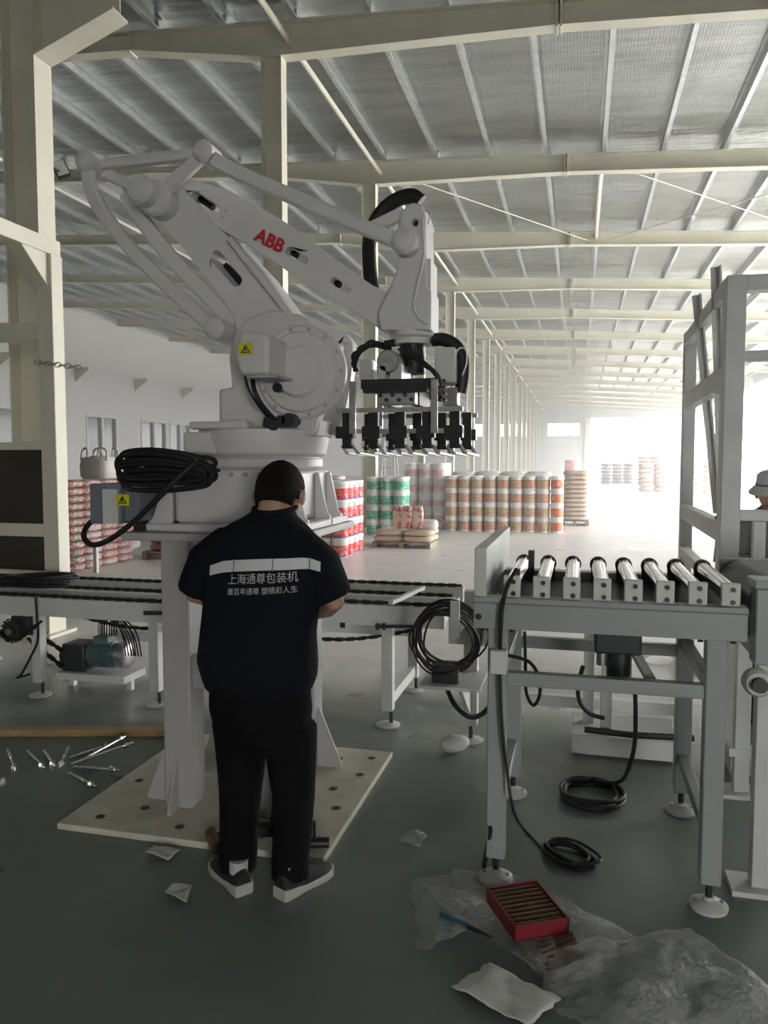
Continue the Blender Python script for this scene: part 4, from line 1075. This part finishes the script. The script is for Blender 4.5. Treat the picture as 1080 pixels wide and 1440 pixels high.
obox(0, lx, 0, .006, 0, .055).build('side', 'crate_red', bx); obox(0, lx, ly - .006, ly, 0, .055).build('side', 'crate_red', bx)
obox(0, .006, 0, ly, 0, .055).build('side', 'crate_red', bx); obox(lx - .006, lx, 0, ly, 0, .055).build('side', 'crate_red', bx)
n = 9
for k in range(n):
    y = .02 + (ly - .04) * k / (n - 1)
    tag(MB().cyl(bl(.010, y, .040), bl(lx - .010, y, .040), (ly - .04) / (n - 1) * .47, n=10).build('brown_rod', 'rod_brown'), 'brown rod, %s from the near end of the red box' % ORD[k], 'rod', 'brown rods in the red box')
q = S(772, 1368, z=.03); px_ = (S(822, 1350, z=.03) - q); py_ = (S(755, 1322, z=.03) - q)
pr = thing('rod_pack', 'dark brown pack of rods slid out below the red box', 'pack', S(790, 1345, z=.02))
for k in range(6):
    s_ = q + py_ * ((k + .5) / 6)
    MB().cyl(s_ + V((0, 0, -.012)), s_ + px_ + V((0, 0, -.012)), py_.length / 12 * .95, n=10).build('rod', 'rod_brown', pr)
MB().bar(q - py_ * .04, q + px_ * .8 - py_ * .04, .006, .010).build('shiny_strip', 'chrome', pr)
a, b = S(620, 1287, z=.035), S(692, 1318, z=.045)
kn_ = thing('utility_knife', 'dark blue pen shaped tool lying on the bubble wrap flap', 'tool', (a + b) / 2)
MB().cyl(a, a + (b - a) * .55, .010, n=10).build('handle', 'pen_blue', kn_)
MB().cyl(a + (b - a) * .55, b, .009, .003, n=10).build('tip', 'black_plastic', kn_)
a, b = S(680, 1220, z=.012), S(690, 1165, Y=2.92)
tag(MB().bar(a, b, .012, .022).build('steel_strip', 'black_plastic'), 'short black strip leaning against the roller conveyor front leg', 'strip')
# tools by the worker's feet
t = thing('rotary_tool', 'brown and black round tool lying on the base plate edge', 'tool', S(300, 1182, z=.03))
a, b = S(296, 1172, z=.055), S(304, 1192, z=.055)
MB().cyl(a, b, .025, n=16).build('drum', 'rod_brown', t); MB().cyl(a + V((-.004, .02, 0)), a + V((0, .0, 0)), .02, n=16).build('collar', 'black_plastic', t)
MB().cyl(b + V((.004, -.012, 0)), b, .02, n=16).build('collar', 'black_plastic', t)
t = thing('cordless_drill', 'black power tool lying on the base plate between the worker\'s feet', 'tool', (-1.25, 3.0, .03))
MB().cyl((-1.36, 2.98, .07), (-1.17, 3.02, .075), .032, n=16).build('motor_body', 'black_plastic', t)
MB().cyl((-1.17, 3.02, .075), (-1.11, 3.035, .08), .02, .012, n=14).build('chuck', 'dark_steel', t)
MB().bar((-1.31, 2.98, .06), (-1.27, 3.12, .05), .035, .04).build('grip', 'black_plastic', t)
MB().box(-1.31, -1.22, 3.10, 3.18, .03, .085).build('battery', 'black_plastic', t, bevel=.006)
t = thing('hammer', 'black headed hammer lying on the base plate beside the worker\'s shoe', 'tool', (-1.1, 2.95, .03))
MB().cyl((-1.09, 2.955, .055), (-.995, 2.985, .055), .022, n=14).build('head', 'black_plastic', t)
MB().cyl((-1.05, 2.97, .055), (-1.12, 3.16, .045), .011, n=10).build('handle', 'black_plastic', t)

# ================================================================== pails and bags
def label_mix(name, cols, scale, sx=(1, 1, 1)):
    m = bpy.data.materials.new(name); m.use_nodes = True
    nt = m.node_tree; b = nt.nodes['Principled BSDF']; b.inputs['Roughness'].default_value = .45
    tc = nt.nodes.new('ShaderNodeTexCoord'); mp = nt.nodes.new('ShaderNodeMapping'); mp.inputs['Scale'].default_value = sx
    n = nt.nodes.new('ShaderNodeTexNoise'); n.inputs['Scale'].default_value = scale; n.inputs['Detail'].default_value = 3
    r = nt.nodes.new('ShaderNodeValToRGB'); r.color_ramp.interpolation = 'CONSTANT'
    while len(r.color_ramp.elements) < len(cols): r.color_ramp.elements.new(.5)
    for e, (p, c) in zip(r.color_ramp.elements, cols): e.position = p; e.color = (*c, 1)
    nt.links.new(tc.outputs['Object'], mp.inputs[0]); nt.links.new(mp.outputs[0], n.inputs['Vector'])
    nt.links.new(n.outputs['Fac'], r.inputs[0]); nt.links.new(r.outputs[0], b.inputs['Base Color'])
    MATS[name] = m
label_mix('print_red', [(0, (.72, .04, .05)), (.55, (.80, .62, .55)), (.60, (.70, .05, .06))], 16, (1, 1, 1.6))
label_mix('print_green', [(0, (.03, .38, .23)), (.54, (.70, .76, .70)), (.60, (.04, .42, .27))], 14, (1, 1, 1.6))
label_mix('print_pink', [(0, (.66, .33, .38)), (.55, (.78, .68, .68)), (.62, (.66, .36, .40))], 14, (1, 1, 1.6))
label_mix('print_yellow', [(0, (.40, .36, .10)), (.40, (.55, .45, .28)), (.52, (.66, .07, .07)), (.60, (.62, .50, .30)), (.68, (.25, .34, .06))], 13, (1, 1, 1.5))
label_mix('print_orange', [(0, (.70, .22, .05)), (.48, (.62, .05, .06)), (.58, (.72, .50, .28)), (.66, (.30, .36, .08))], 13, (1, 1, 1.5))
label_mix('bag_pinkprint', [(0, (.66, .60, .56)), (.44, (.60, .20, .22)), (.49, (.66, .58, .54)), (.56, (.62, .32, .32)), (.61, (.64, .60, .55))], 5, (1, 1, 2))
label_mix('bag_greenprint', [(0, (.16, .34, .20)), (.45, (.55, .54, .48)), (.52, (.50, .14, .15)), (.60, (.58, .55, .50))], 6, (1, 1, 2))
label_mix('bag_redprint', [(0, (.38, .08, .09)), (.5, (.46, .30, .27)), (.58, (.40, .10, .10))], 6, (1, 1, 2))
label_mix('bag_beige', [(0, (.58, .50, .43)), (.57, (.52, .26, .22)), (.60, (.60, .53, .46))], 6, (1, 1, 2))
label_mix('bag_paperprint', [(0, (.60, .53, .43)), (.52, (.55, .12, .10)), (.62, (.60, .53, .43))], 5, (1, 1, 1))

def pail_proto(printm, band, label, group, k=1.0, lower=False):
    t = local('paint_pail', label, 'pail', group)
    r, h = .15 * k, .33 * k
    b = MB().lathe([(r * .90, 0), (r * .93, .01), (r * .97, h * .80), (r * .99, h * .82), (r, h * .88), (r * .98, h * .90)], n=20).build('body', 'pail_white', t)
    z0, z1 = band
    MB().lathe([(r * (.93 + .045 * z0) + .002, h * z0), (r * (.93 + .045 * z1) + .002, h * z1)], n=20, cap=False).build('label_band', printm, t)
    if lower: MB().lathe([(r * .93 + .003, h * (z0 - .07)), (r * .935 + .003, h * z0)], n=20, cap=False).build('label_edge', 'label_navy', t)
    MB().lathe([(r * .99, h * .90), (r * 1.03, h * .905), (r * 1.03, h * .975), (r * .98, h * .998), (r * .90, h)], n=20).build('lid', 'pail_lid', t)
    return t
LAY = ['bottom', 'second', 'third', 'top']
def pail_block(proto, x0, y0, nx, ny, nz, d, h, z0=0, kind='', where='', rnd=random.Random(2)):
    first = True
    for k in range(nz):
        for j in range(ny):
            for i in range(nx):
                o = proto if first else copy_tree(proto); first = False
                o.location = (x0 + d * i, y0 + d * j, z0 + k * h)
                o.rotation_euler = (0, 0, rnd.uniform(0, 6.28))
                o['label'] = '%s pail, %s layer, %s from the left, %s row of %s' % (kind, LAY[k], ORD[i], ORD[j], where)
def pallet(x, y, lx, ly, label, h=.13, group=None):
    t = thing('wooden_pallet', label, 'pallet', (x, y, 0), group)
    n = 6
    for k in range(n):
        yy = y - ly / 2 + ly * (k + .5) / n; MB().box(x - lx / 2, x + lx / 2, yy - ly / n * .38, yy + ly / n * .38, h - .022, h).build('deck_board', 'pallet_wood', t, smooth=0)
    for xx in (x - lx / 2 + .05, x, x + lx / 2 - .05): MB().box(xx - .045, xx + .045, y - ly / 2, y + ly / 2, 0, h - .022).build('runner', 'pallet_wood', t, smooth=0)
    return t
def pails(printm, band, group, kind, where, args, k=1.0, lower=False, z0=0):
    pail_block(pail_proto(printm, band, kind, group, k=k, lower=lower), *args, z0=z0, kind=kind, where=where)
pails('print_red', (.10, .62), 'red labelled pails', 'red labelled', 'the pedestal stack', (-4.66, 12.80, 3, 4, 4, .313, .331), lower=True)
pails('print_green', (.12, .72), 'green labelled pails', 'green labelled', 'the green stack', (-4.50, 16.75, 3, 2, 4, .313, .331))
pails('print_pink', (.16, .58), 'pink labelled pails', 'pink labelled', 'the wrapped load', (-4.05, 18.75, 3, 3, 4, .353, .374), k=1.13, z0=.13)
pallet(-3.70, 19.1, 1.1, 1.1, 'wooden pallet under the film wrapped pink pails')
m = MB().loft([(-3.70, 19.10, .14, .56, .56), (-3.70, 19.10, .9, .555, .555), (-3.70, 19.10, 1.645, .56, .56)], n=24, e=8)
tag(m.build('stretch_film', 'stretch_wrap'), 'clear stretch film wound around the pink labelled pails', 'film')
pails('print_yellow', (.12, .74), 'yellow labelled pails', 'yellow labelled', 'the long pail wall', (-2.985, 18.45, 8, 2, 4, .3105, .331))
pails('print_orange', (.12, .74), 'orange labelled pails', 'orange labelled', 'the pail wall end', (-2.985 + 8 * .3105, 18.45, 1, 2, 4, .3105, .331))

def bag_mesh(name, m, lx, ly, lz):
    b = MB().ball((0, 0, lz / 2), 1, 1, 1, 14, 8)
    for i, p in enumerate(b.v):
        q = p - V((0, 0, lz / 2)); f = lambda a, e: math.copysign(abs(a) ** e, a)
        rho = math.hypot(q.x, q.y)
        if rho > 1e-6:
            c_, s_ = q.x / rho, q.y / rho; sq = (abs(c_) ** 6 + abs(s_) ** 6) ** (-1 / 6.0)
            rr = rho ** .45
            x, y = c_ * sq * rr * lx / 2, s_ * sq * rr * ly / 2
        else: x = y = 0
        z = f(q.z, .65) * lz / 2
        b.v[i] = V((x, y, lz / 2 + z ))
    return b.build(name, m, smooth=180)
UP = ['bottom', 'second', 'third', 'fourth', 'fifth', 'sixth', 'seventh', 'eighth', 'ninth', 'tenth', 'eleventh', 'twelfth', 'thirteenth']
def bag_block(m, label, group, x0, y0, nx, ny, nz, z0=.13, lx=.6, ly=.42, lz=.115, seed=1, rot=0, sink=1.0, name='cement_bag'):
    rn = random.Random(seed); proto = tag(bag_mesh(name, m, lx, ly, lz), label, 'bag', group); first = True
    for k in range(nz):
        for j in range(ny):
            for i in range(nx):
                o = proto if first else proto.copy()
                if not first: COL.objects.link(o)
                first = False
                o.location = (x0 + (i + .5) * lx * 1.02 + rn.uniform(-.004, .004), y0 + (j + .5) * ly * 1.02 + rn.uniform(-.004, .004), z0 + k * lz * sink)
                o.rotation_euler = (0, 0, rot + rn.uniform(-.012, .012) + (pi if rn.random() < .5 else 0))
                o['label'] = '%s, %s layer%s%s' % (label, UP[k], ', %s from the left' % ORD[i] if nx > 1 else '', ', %s from the front' % ORD[j] if ny > 1 else '')
# pallets by the left frame
bag_block('bag_greenprint', 'green printed bag in the stack behind the guard frame', 'green printed bags', -7.90, 9.85, 1, 1, 12, z0=.0, lx=.62, ly=.42)
bag_block('bag_pinkprint', 'pink printed bag in the stack behind the electrical box', 'pink printed bags', -7.90, 10.29, 1, 3, 12, z0=.0, lx=.62, ly=.42, seed=4)
bag_block('bag_redprint', 'dark red bag behind the pedestal', 'dark red bags', -7.2, 11.75, 2, 1, 8, z0=.13, lx=.58, ly=.42, seed=6)
pallet(-6.6, 11.95, 1.25, .6, 'wooden pallet under the dark red bags')
bag_block('bag_pinkprint', 'distant pink bag in the stack left of the robot', 'distant pink bags', -10.2, 15.5, 3, 1, 12, z0=.0, seed=9)
bag_block('bag_pinkprint', 'pale pink bag behind the red labelled pails', 'pale pink bags', -6.6, 15.2, 3, 1, 12, z0=.0, seed=10)
bx_ = S(141, 645, Y=12.6).x
fb = thing('bulk_bag', 'white bulk bag with lifting loops on the pale bag stack', 'bag', (bx_, 12.6, 1.33))
MB().loft([(bx_, 12.6, 1.335, .27, .27), (bx_, 12.6, 1.39, .31, .31), (bx_, 12.6, 1.60, .32, .32), (bx_, 12.6, 1.73, .28, .28), (bx_, 12.6, 1.77, .12, .12)], n=20, e=3.2).build('body', 'fibc_white', fb, smooth=60)
for sx in (-1, 1):
    for sy in (-1, 1):
        MB().tube([(bx_ + sx * .27, 12.6 + sy * .20, 1.68), (bx_ + sx * .25, 12.6 + sy * .17, 1.86), (bx_ + sx * .14, 12.6 + sy * .2, 1.90), (bx_ + sx * .10, 12.6 + sy * .24, 1.72)], .022, 6, smooth=4).build('lifting_loop', 'fibc_white', fb)
bag_block('bag_white', 'plain pale bag in the stack carrying the bulk bag', 'pale bags under the bulk bag', bx_ - .61, 12.15, 2, 1, 7, z0=.0, ly=.9, lz=.19, seed=12)
# brown paper bags in front of the green pails
pallet(-3.30, 14.75, 1.15, .85, 'wooden pallet under the brown paper bags with red print', h=.11)
bag_block('bag_paper', 'flat brown paper bag', 'flat brown paper bags', -3.88, 14.35, 2, 2, 2, z0=.11, lx=.58, ly=.42, lz=.12, seed=14)
for i, (x, y, tilt, rz, lab) in enumerate(((-3.42, 14.62, 62, 8, 'leftmost'), (-3.22, 14.58, 76, -5, 'middle'), (-3.02, 14.60, 74, 4, 'rightmost of the three'))):
    o = tag(bag_mesh('paper_bag', 'bag_paperprint', .22, .46, .13), 'brown paper bag with red print propped upright on the pile, %s' % lab, 'bag', 'propped up paper bags')
    o.location = (x, y, .35 + .23 * sin(rad(tilt))); o.rotation_euler = (rad(tilt), 0, rad(rz))
o = tag(bag_mesh('paper_bag', 'bag_white', .42, .30, .22), 'white tied bag slumped on the right end of the paper bag pile', 'bag'); o.location = (-2.86, 14.7, .32)
# bag pallet right of the pail wall, and loads further down the hall
bag_block('bag_beige', 'beige printed bag right of the pail wall', 'beige printed bags', -.42, 20.6, 1, 2, 11, z0=.13, lx=.66, ly=.42, lz=.118, seed=15)
pallet(-.1, 21.0, .72, .95, 'wooden pallet under the beige bags right of the pail wall')
bag_block('bag_white', 'pale bag in the row behind the pail wall', 'pale bags behind the pail wall', -3.6, 22.0, 4, 1, 7, z0=.0, lx=.7, lz=.2, seed=16)
for i, (x, y, nx, nz, mt, lab) in enumerate(((1.6, 62, 3, 13, 'bag_grey', 'grey'), (4.2, 60, 2, 16, 'bag_redprint', 'dusky red'), (3.3, 46, 2, 12, 'bag_pinkprint', 'blotchy pink'), (5.2, 41, 3, 13, 'bag_beige', 'beige printed'), (-1.2, 64, 1, 14, 'bag_red', 'plain red'), (8.6, 34, 2, 12, 'bag_greenprint', 'greenish'), (6.2, 27, 2, 11, 'bag_greenprint', 'teal'))):
    if lab == 'teal': label_mix('bag_teal', [(0, (.10, .30, .26)), (.5, (.55, .60, .56)), (.6, (.14, .34, .30))], 5); mt = 'bag_teal'
    bag_block(mt, '%s distant bag toward the bright doorway' % lab, '%s distant bags' % lab, x, y, nx, 1, nz // 2, z0=.0, lx=.8, ly=.6, lz=.26, seed=30 + i)
# white step ladder behind the green pails
ld = thing('step_ladder', 'white step ladder opened behind the green labelled pails', 'ladder', (-5.3, 21.5, 0))
for sx in (-1, 1):
    for a in (-.45, .45): MB().bar((-5.3 + sx * .26, 21.5 + a, 0), (-5.3 + sx * .15, 21.5 + a * .1, 2.3), .05, .03).build('rail', 'steel_white', ld)
for k in range(7):
    z = .3 * (k + 1); w_ = .26 - .11 * z / 2.3; MB().box(-5.3 - w_, -5.3 + w_, 21.5 - .45 + .405 * z / 2.3 - .04, 21.5 - .45 + .405 * z / 2.3 + .04, z - .015, z + .015).build('step', 'steel_white', ld)
MB().box(-5.48, -5.12, 21.36, 21.64, 2.28, 2.31).build('top_cap', 'steel_white', ld)
# short white marker post by the pink bags
tag(MB().box(-7.02, -6.96, 10.0, 10.06, 0, .45).build('marker_post', 'steel_white', bevel=.004), 'short white post on the floor in front of the pink bag stack', 'post')

# ================================================================== people
def remesh(o, vox, it=4):
    r = o.modifiers.new('skin', 'REMESH'); r.mode = 'VOXEL'; r.voxel_size = vox; r.use_smooth_shade = True
    s_ = o.modifiers.new('smooth', 'SMOOTH'); s_.factor = .5; s_.iterations = it
    return o
def hand(m, wrist, palm_dir, side, curl):
    """palm and five separate bent fingers; side is the thumb direction"""
    d = V(palm_dir).normalized(); s_ = V(side).normalized(); s_ = (s_ - d * s_.dot(d)).normalized(); n = d.cross(s_) * curl
    w = V(wrist); m.tube([w - d * .01, w + d * .03, w + d * .075], [.027, .032, .028], 10)
    for k in (-1, 1): m.tube([w + d * .015 + s_ * .012 * k, w + d * .08 + s_ * .022 * k], [.02, .017], 8)
    for k, L in enumerate((.070, .078, .072, .055)):
        b = w + d * .075 + s_ * (.030 - .020 * k)
        p1 = b + d * L * .5 + n * .010; p2 = p1 + d * L * .25 + n * .026; p3 = p2 + n * .026 - d * .004
        m.tube([b - d * .02, b, p1, p2, p3], [.0095, .0095, .009, .0082, .0072], 8)
    b = w + d * .03 + s_ * .028
    m.tube([b - s_ * .012, b + s_ * .018 + d * .02, b + s_ * .022 + d * .05 + n * .012, b + s_ * .012 + d * .07 + n * .022], [.012, .0115, .010, .008], 8)

def person(name, label, loc, rz, look, arms, shirt_m, trouser_m, hat=None, voxel=.0075, scale=1.0):
    t = local(name, label, 'person')
    Hc = V((.034, .090, 1.532)); HS = 1.08; HR = Matrix.Rotation(rad(look[0]), 3, 'X') @ Matrix.Rotation(rad(look[1]), 3, 'Z')
    HR = Matrix.Rotation(rad(look[1]), 3, 'Z') @ Matrix.Rotation(-rad(look[0]), 3, 'X')
    hp = lambda x, y, z: Hc + HR @ (V((x, y, z)) * HS)
    b = MB()
    b.ball(Hc, .080 * HS, .098 * HS, .112 * HS, 20, 14, HR)                                   # skull
    b.tube([hp(0, .02, -.03), hp(0, .045, -.085)], [.066, .048], 14)            # jaw
    b.tube([hp(0, .092, .012), hp(0, .110, -.028)], [.009, .014], 8)            # nose
    for sx in (-1, 1): b.ball(hp(sx * .092, -.005, -.020), .012, .022, .034, 10, 8, HR)   # ears
    b.tube([hp(0, -.035, -.05), V((.02, .03, 1.44)), V((.01, .01, 1.38))], [.058, .060, .075], 14)   # neck
    b.loft([(-.01, 0, .60, .15, .10), (-.02, 0, .80, .18, .12), (-.01, 0, 1.0, .185, .125), (0, 0, 1.25, .185, .105), (.0, .01, 1.35, .14, .08), (.015, .02, 1.42, .08, .07)], 18)
    for (sh, el, wr, hd, sd, cu) in arms:
        b.tube([V(sh) + V((-sh[0] * .2, 0, -.03)), (V(sh) + V(el)) / 2, el, (V(el) * .6 + V(wr) * .4), wr], [.034, .044, .040, .041, .028], 12)
        hand(b, wr, V(hd), sd, cu)
    for sx, hx in ((-1, -.10), (1, .10)):
        b.tube([(hx, 0, .66), (hx * 1.05, .015, .40), (hx * 1.1, -.02, .26), (hx * 1.1, -.035, .07), (hx * 1.1, -.01, .045)], [.085, .055, .052, .036, .034], 12)
    remesh(b.build('body', 'skin', t, smooth=180), voxel, 3)
    for sx in (-1, 1):
        MB().ball(hp(sx * .032, .088, .012), .011, .009, .008, 10, 8, HR).build('eye', 'label_white', t)
        MB().ball(hp(sx * .032, .0955, .012), .005, .003, .005, 8, 6, HR).build('iris', 'ink_black', t)
        MB().bar(hp(sx * .018, .098, .032), hp(sx * .05, .086, .034), .008, .006).build('eyebrow', 'hair', t)
    mat('lips', (.30, .12, .10), .5)
    MB().tube([hp(-.022, .088, -.058), hp(0, .096, -.055), hp(.022, .088, -.058)], .006, 6).build('mouth', 'lips', t)
    # hair: a cap over the skull, low at the nape, cut around ears and face
    hb_ = MB().ball((0, 0, 0), .0885, .107, .119, 32, 22)
    keep = []
    for f in hb_.f:
        c = sum((hb_.v[i] for i in f), V()) / len(f)
        front = c.y / .107
        lim = -.066 if front < -.25 else (-.03 + (front + .25) * .11 if front < .55 else .058)
        if c.z > lim and not (abs(c.x) > .07 and -.03 < c.y < .03 and c.z < .02): keep.append(f)
    hb_.f = keep
    hb_.v = [p * (1 + .02 * noise.noise(p * 60)) for p in hb_.v]
    hb_.v = [Hc + HR @ (p * HS) for p in hb_.v]
    if not hat:
        h_ = hb_.build('hair', 'hair', t, smooth=180); sd_ = h_.modifiers.new('thick', 'SOLIDIFY'); sd_.thickness = .012; sd_.offset = -1
    else:
        h_ = MB().lathe([(.135, -.02), (.137, -.012), (.100, .022), (.094, .028), (.088, .085), (.070, .100), (0, .104)], n=28, cap=False)
        h_.v = [Hc + HR @ (V((p.x, p.y * 1.12, p.z + .025))) for p in h_.v]
        ho = h_.build('bucket_hat', hat, t, smooth=50); sd_ = ho.modifiers.new('thick', 'SOLIDIFY'); sd_.thickness = .004
        MB().lathe([(.0965, .03), (.0955, .042)], n=28, cap=False).move(Matrix.Translation(Hc + HR @ V((0, 0, .025))) @ HR.to_4x4() @ Matrix.Diagonal((1.01, 1.13, 1, 1))).build('hat_band', 'grey_cloth', ho)
    # trousers
    p = MB().loft([(-.02, 0, .88, .195, .135), (-.02, 0, .80, .203, .145), (-.015, -.005, .70, .205, .150), (-.01, 0, .60, .185, .135), (-.005, 0, .545, .155, .11)], 22)
    for hx in (-.105, .103):
        p.tube([(hx * .95, 0, .64), (hx * 1.02, .012, .48), (hx * 1.06, .015, .36), (hx * 1.08, -.008, .22), (hx * 1.06, -.02, .12), (hx * 1.08, -.02, .055)], [.108, .094, .084, .076, .074, .076], 16)
    for v in p.v: v += V((noise.noise(v * 9), noise.noise(v * 9 + V((5, 0, 0))), 0)) * .012
    remesh(p.build('trousers', trouser_m, t, smooth=180), .012, 3)
    # shirt with elbow-length sleeves
    s_ = MB().loft([(-.018, -.002, .775, .205, .145), (-.022, -.002, .83, .228, .158), (-.028, -.004, .89, .240, .166), (-.02, -.004, 1.0, .229, .158), (-.005, -.004, 1.14, .224, .148), (0, 0, 1.26, .230, .136), (.0, .004, 1.33, .228, .122), (.004, .012, 1.375, .200, .108), (.012, .026, 1.415, .148, .096), (.020, .040, 1.445, .098, .088), (.026, .052, 1.470, .080, .082)], 26, 2.3)
    for (sh, el, wr, hd, sd, cu) in arms:
        sh, el = V(sh), V(el); d = (el - sh).normalized()
        s_.tube([sh - V((sh.x * .25, 0, -.005)), sh + d * .10, el - d * .07, el - d * .015], [.058, .084, .082, .080], 16)
    for v in s_.v: v += V((noise.noise(v * 8), noise.noise(v * 8 + V((5, 0, 0))), noise.noise(v * 8 + V((0, 7, 0))) * .4)) * .012
    so = remesh(s_.build('shirt', shirt_m, t, smooth=180), .011, 4)
    cl = MB().tube([hp_ for hp_ in [V((.028 + .080 * cos(a), .050 + .082 * sin(a), 1.474 + .016 * sin(a))) for a in [2 * pi * i / 24 for i in range(24)]]], .011, 8, closed=True)
    cl.build('collar', shirt_m, so, smooth=180)
    # shoes
    for hx, hy, a in ((-.045, -.105, 50), (.092, -.100, -26)):
        M = Matrix.Translation((hx, hy, 0)) @ Matrix.Rotation(rad(a), 4, 'Z') @ Matrix.Diagonal((1.12, 1.0, 1.08, 1))
        prof = [(0, .030), (.02, .036), (.06, .036), (.11, .035), (.16, .042), (.21, .045), (.25, .037), (.275, .018)]
        def ringset(z, k): return [V((w_ * k, y, z)) for y, w_ in prof] + [V((-w_ * k, y, z)) for y, w_ in reversed(prof)]
        n = len(prof) * 2
        so_ = MB(); vs = ringset(0, .96) + ringset(.008, 1.06) + ringset(.030, 1.08)
        for v in vs[2 * n:]: v.z += .012 if v.y < .06 else (.004 if v.y > .22 else 0)
        so_.add(vs, [tuple(range(n))[::-1]] + [(j * n + i, j * n + (i + 1) % n, (j + 1) * n + (i + 1) % n, (j + 1) * n + i) for j in range(2) for i in range(n)] + [tuple(range(2 * n, 3 * n))])
        sh_o = so_.move(M).build('shoe_sole', 'sole_white', t, bevel=.004)
        up = MB(); R = []
        for y, w_, z in ((.004, .026, .085), (.03, .034, .098), (.07, .036, .095), (.11, .036, .082), (.16, .042, .066), (.21, .044, .052), (.25, .035, .042), (.270, .016, .034)):
            R.append([V((w_ * cos(q), y, .026 + (z - .026) * sin(q))) for q in [pi * i / 10 for i in range(11)]])
        vs = [v for r in R for v in r]; k = 11
        up.add(vs, [(j * k + i, j * k + i + 1, (j + 1) * k + i + 1, (j + 1) * k + i) for j in range(len(R) - 1) for i in range(k - 1)] + [tuple(range(k)), tuple(range((len(R) - 1) * k, len(R) * k))[::-1]])
        up.move(M).build('shoe_upper', 'shoe_black', t, smooth=60)
        MB().cyl(M @ V((0, .055, .07)), M @ V((0, .052, .115)), .037, n=16).build('sock', 'sock', t)
    return t, so

MAN = (-1.165, 2.72)
man, shirt = person('person', 'person in dark work clothes with lettering on the back, standing with head bowed', (0, 0, 0), 0, (24, 0),
    [((-.185, .0, 1.355), (-.300, .02, 1.125), (-.150, .25, 1.05), (.6, .75, .12), (.2, .1, 1), 1),
     ((.185, .0, 1.360), (.278, .02, 1.120), (.130, .235, 1.035), (-.7, .7, .1), (.2, .1, 1), -1)], 'navy_cloth', 'black_cloth')
# reflective strip and lettering laid on the back of the shirt
dg = bpy.context.evaluated_depsgraph_get(); dg.update()
em = shirt.evaluated_get(dg).to_mesh()
bvh = BVHTree.FromPolygons([v.co.copy() for v in em.vertices], [tuple(p.vertices) for p in em.polygons])
shirt.evaluated_get(dg).to_mesh_clear()
def on_back(x, z, off):
    h = bvh.ray_cast(V((x, -2, z)), V((0, 1, 0)))
    return V((x, (h[0].y if h[0] is not None else -.1) - off, z))
def back_xy(px, py):
    p = S(px, py, Y=2.57); return p.x - MAN[0], p.z
edge = [(289, 797, 811), (310, 790, 806), (330, 788, 804), (372, 787, 803), (415, 787, 803), (428, 789, 804), (441, 794, 808)]
st = MB()
def strip(u, v):
    f = u * (len(edge) - 1); i = min(int(f), len(edge) - 2); k = f - i
    e = [edge[i][j] + (edge[i + 1][j] - edge[i][j]) * k for j in range(3)]
    x, z = back_xy(e[0], e[1] + (e[2] - e[1]) * v); return on_back(x, z, .008)
so_ = st.grid(strip, 40, 4).build('reflective_strip', 'reflective', shirt, smooth=180)
for px in (316, 372, 420):
    MB().grid(lambda u, v: on_back(back_xy(px + 1.6 * u, 0)[0], back_xy(px, 787 + 17 * v)[1], .0095), 1, 4).build('strip_seam', 'grey_cloth', so_, smooth=0)
for body, pc, size, wpx in (('上海通尊包装机', (366, 815), .052, 98), ('建百年通尊 塑精彩人生', (366, 832), .034, 98)):
    vs, fs = text_mesh(body, 1.0, 0, 0); vs = [p * size for p in vs]
    w_ = max(p.x for p in vs) - min(p.x for p in vs)
    cx, cz = back_xy(*pc); k = (back_xy(pc[0] + wpx / 2, 0)[0] - back_xy(pc[0] - wpx / 2, 0)[0]) / w_
    MB().add([on_back(cx + p.x * k, cz + p.y * max(k, .8) + .06 * p.x * k, .010) for p in vs], fs).build('back_lettering', 'print_grey', shirt, smooth=0)
# small mark on the right sleeve
h = bvh.ray_cast(V((S(480, 820, Y=2.6).x - MAN[0] - .01, -2, S(480, 820, Y=2.6).z)), V((0, 1, 0)))
if h[0] is not None:
    MB().lathe([(.009, -.004), (.005, -.005)], h[0], n=12, axis='Y').build('sleeve_mark', 'print_grey', shirt)
    MB().bar(h[0] + V((.012, -.004, .004)), h[0] + V((.026, -.004, .012)), .003, .010).build('sleeve_mark', 'print_grey', shirt)
man.location = (MAN[0], MAN[1], 0)
man2, _ = person('person', 'person in a grey bucket hat and grey shirt bending behind the tall white frame', (0, 0, 0), 0, (12, 0),
    [((-.185, .0, 1.355), (-.27, .06, 1.10), (-.12, .29, 1.10), (.4, .9, .1), (.2, .1, 1), 1),
     ((.185, .0, 1.360), (.27, .06, 1.10), (.12, .29, 1.10), (-.4, .9, .1), (.2, .1, 1), -1)], 'grey_cloth', 'black_cloth', hat='hat_grey')
man2.location = (1.215, 5.15, -.06); man2.rotation_euler = (0, 0, rad(150))
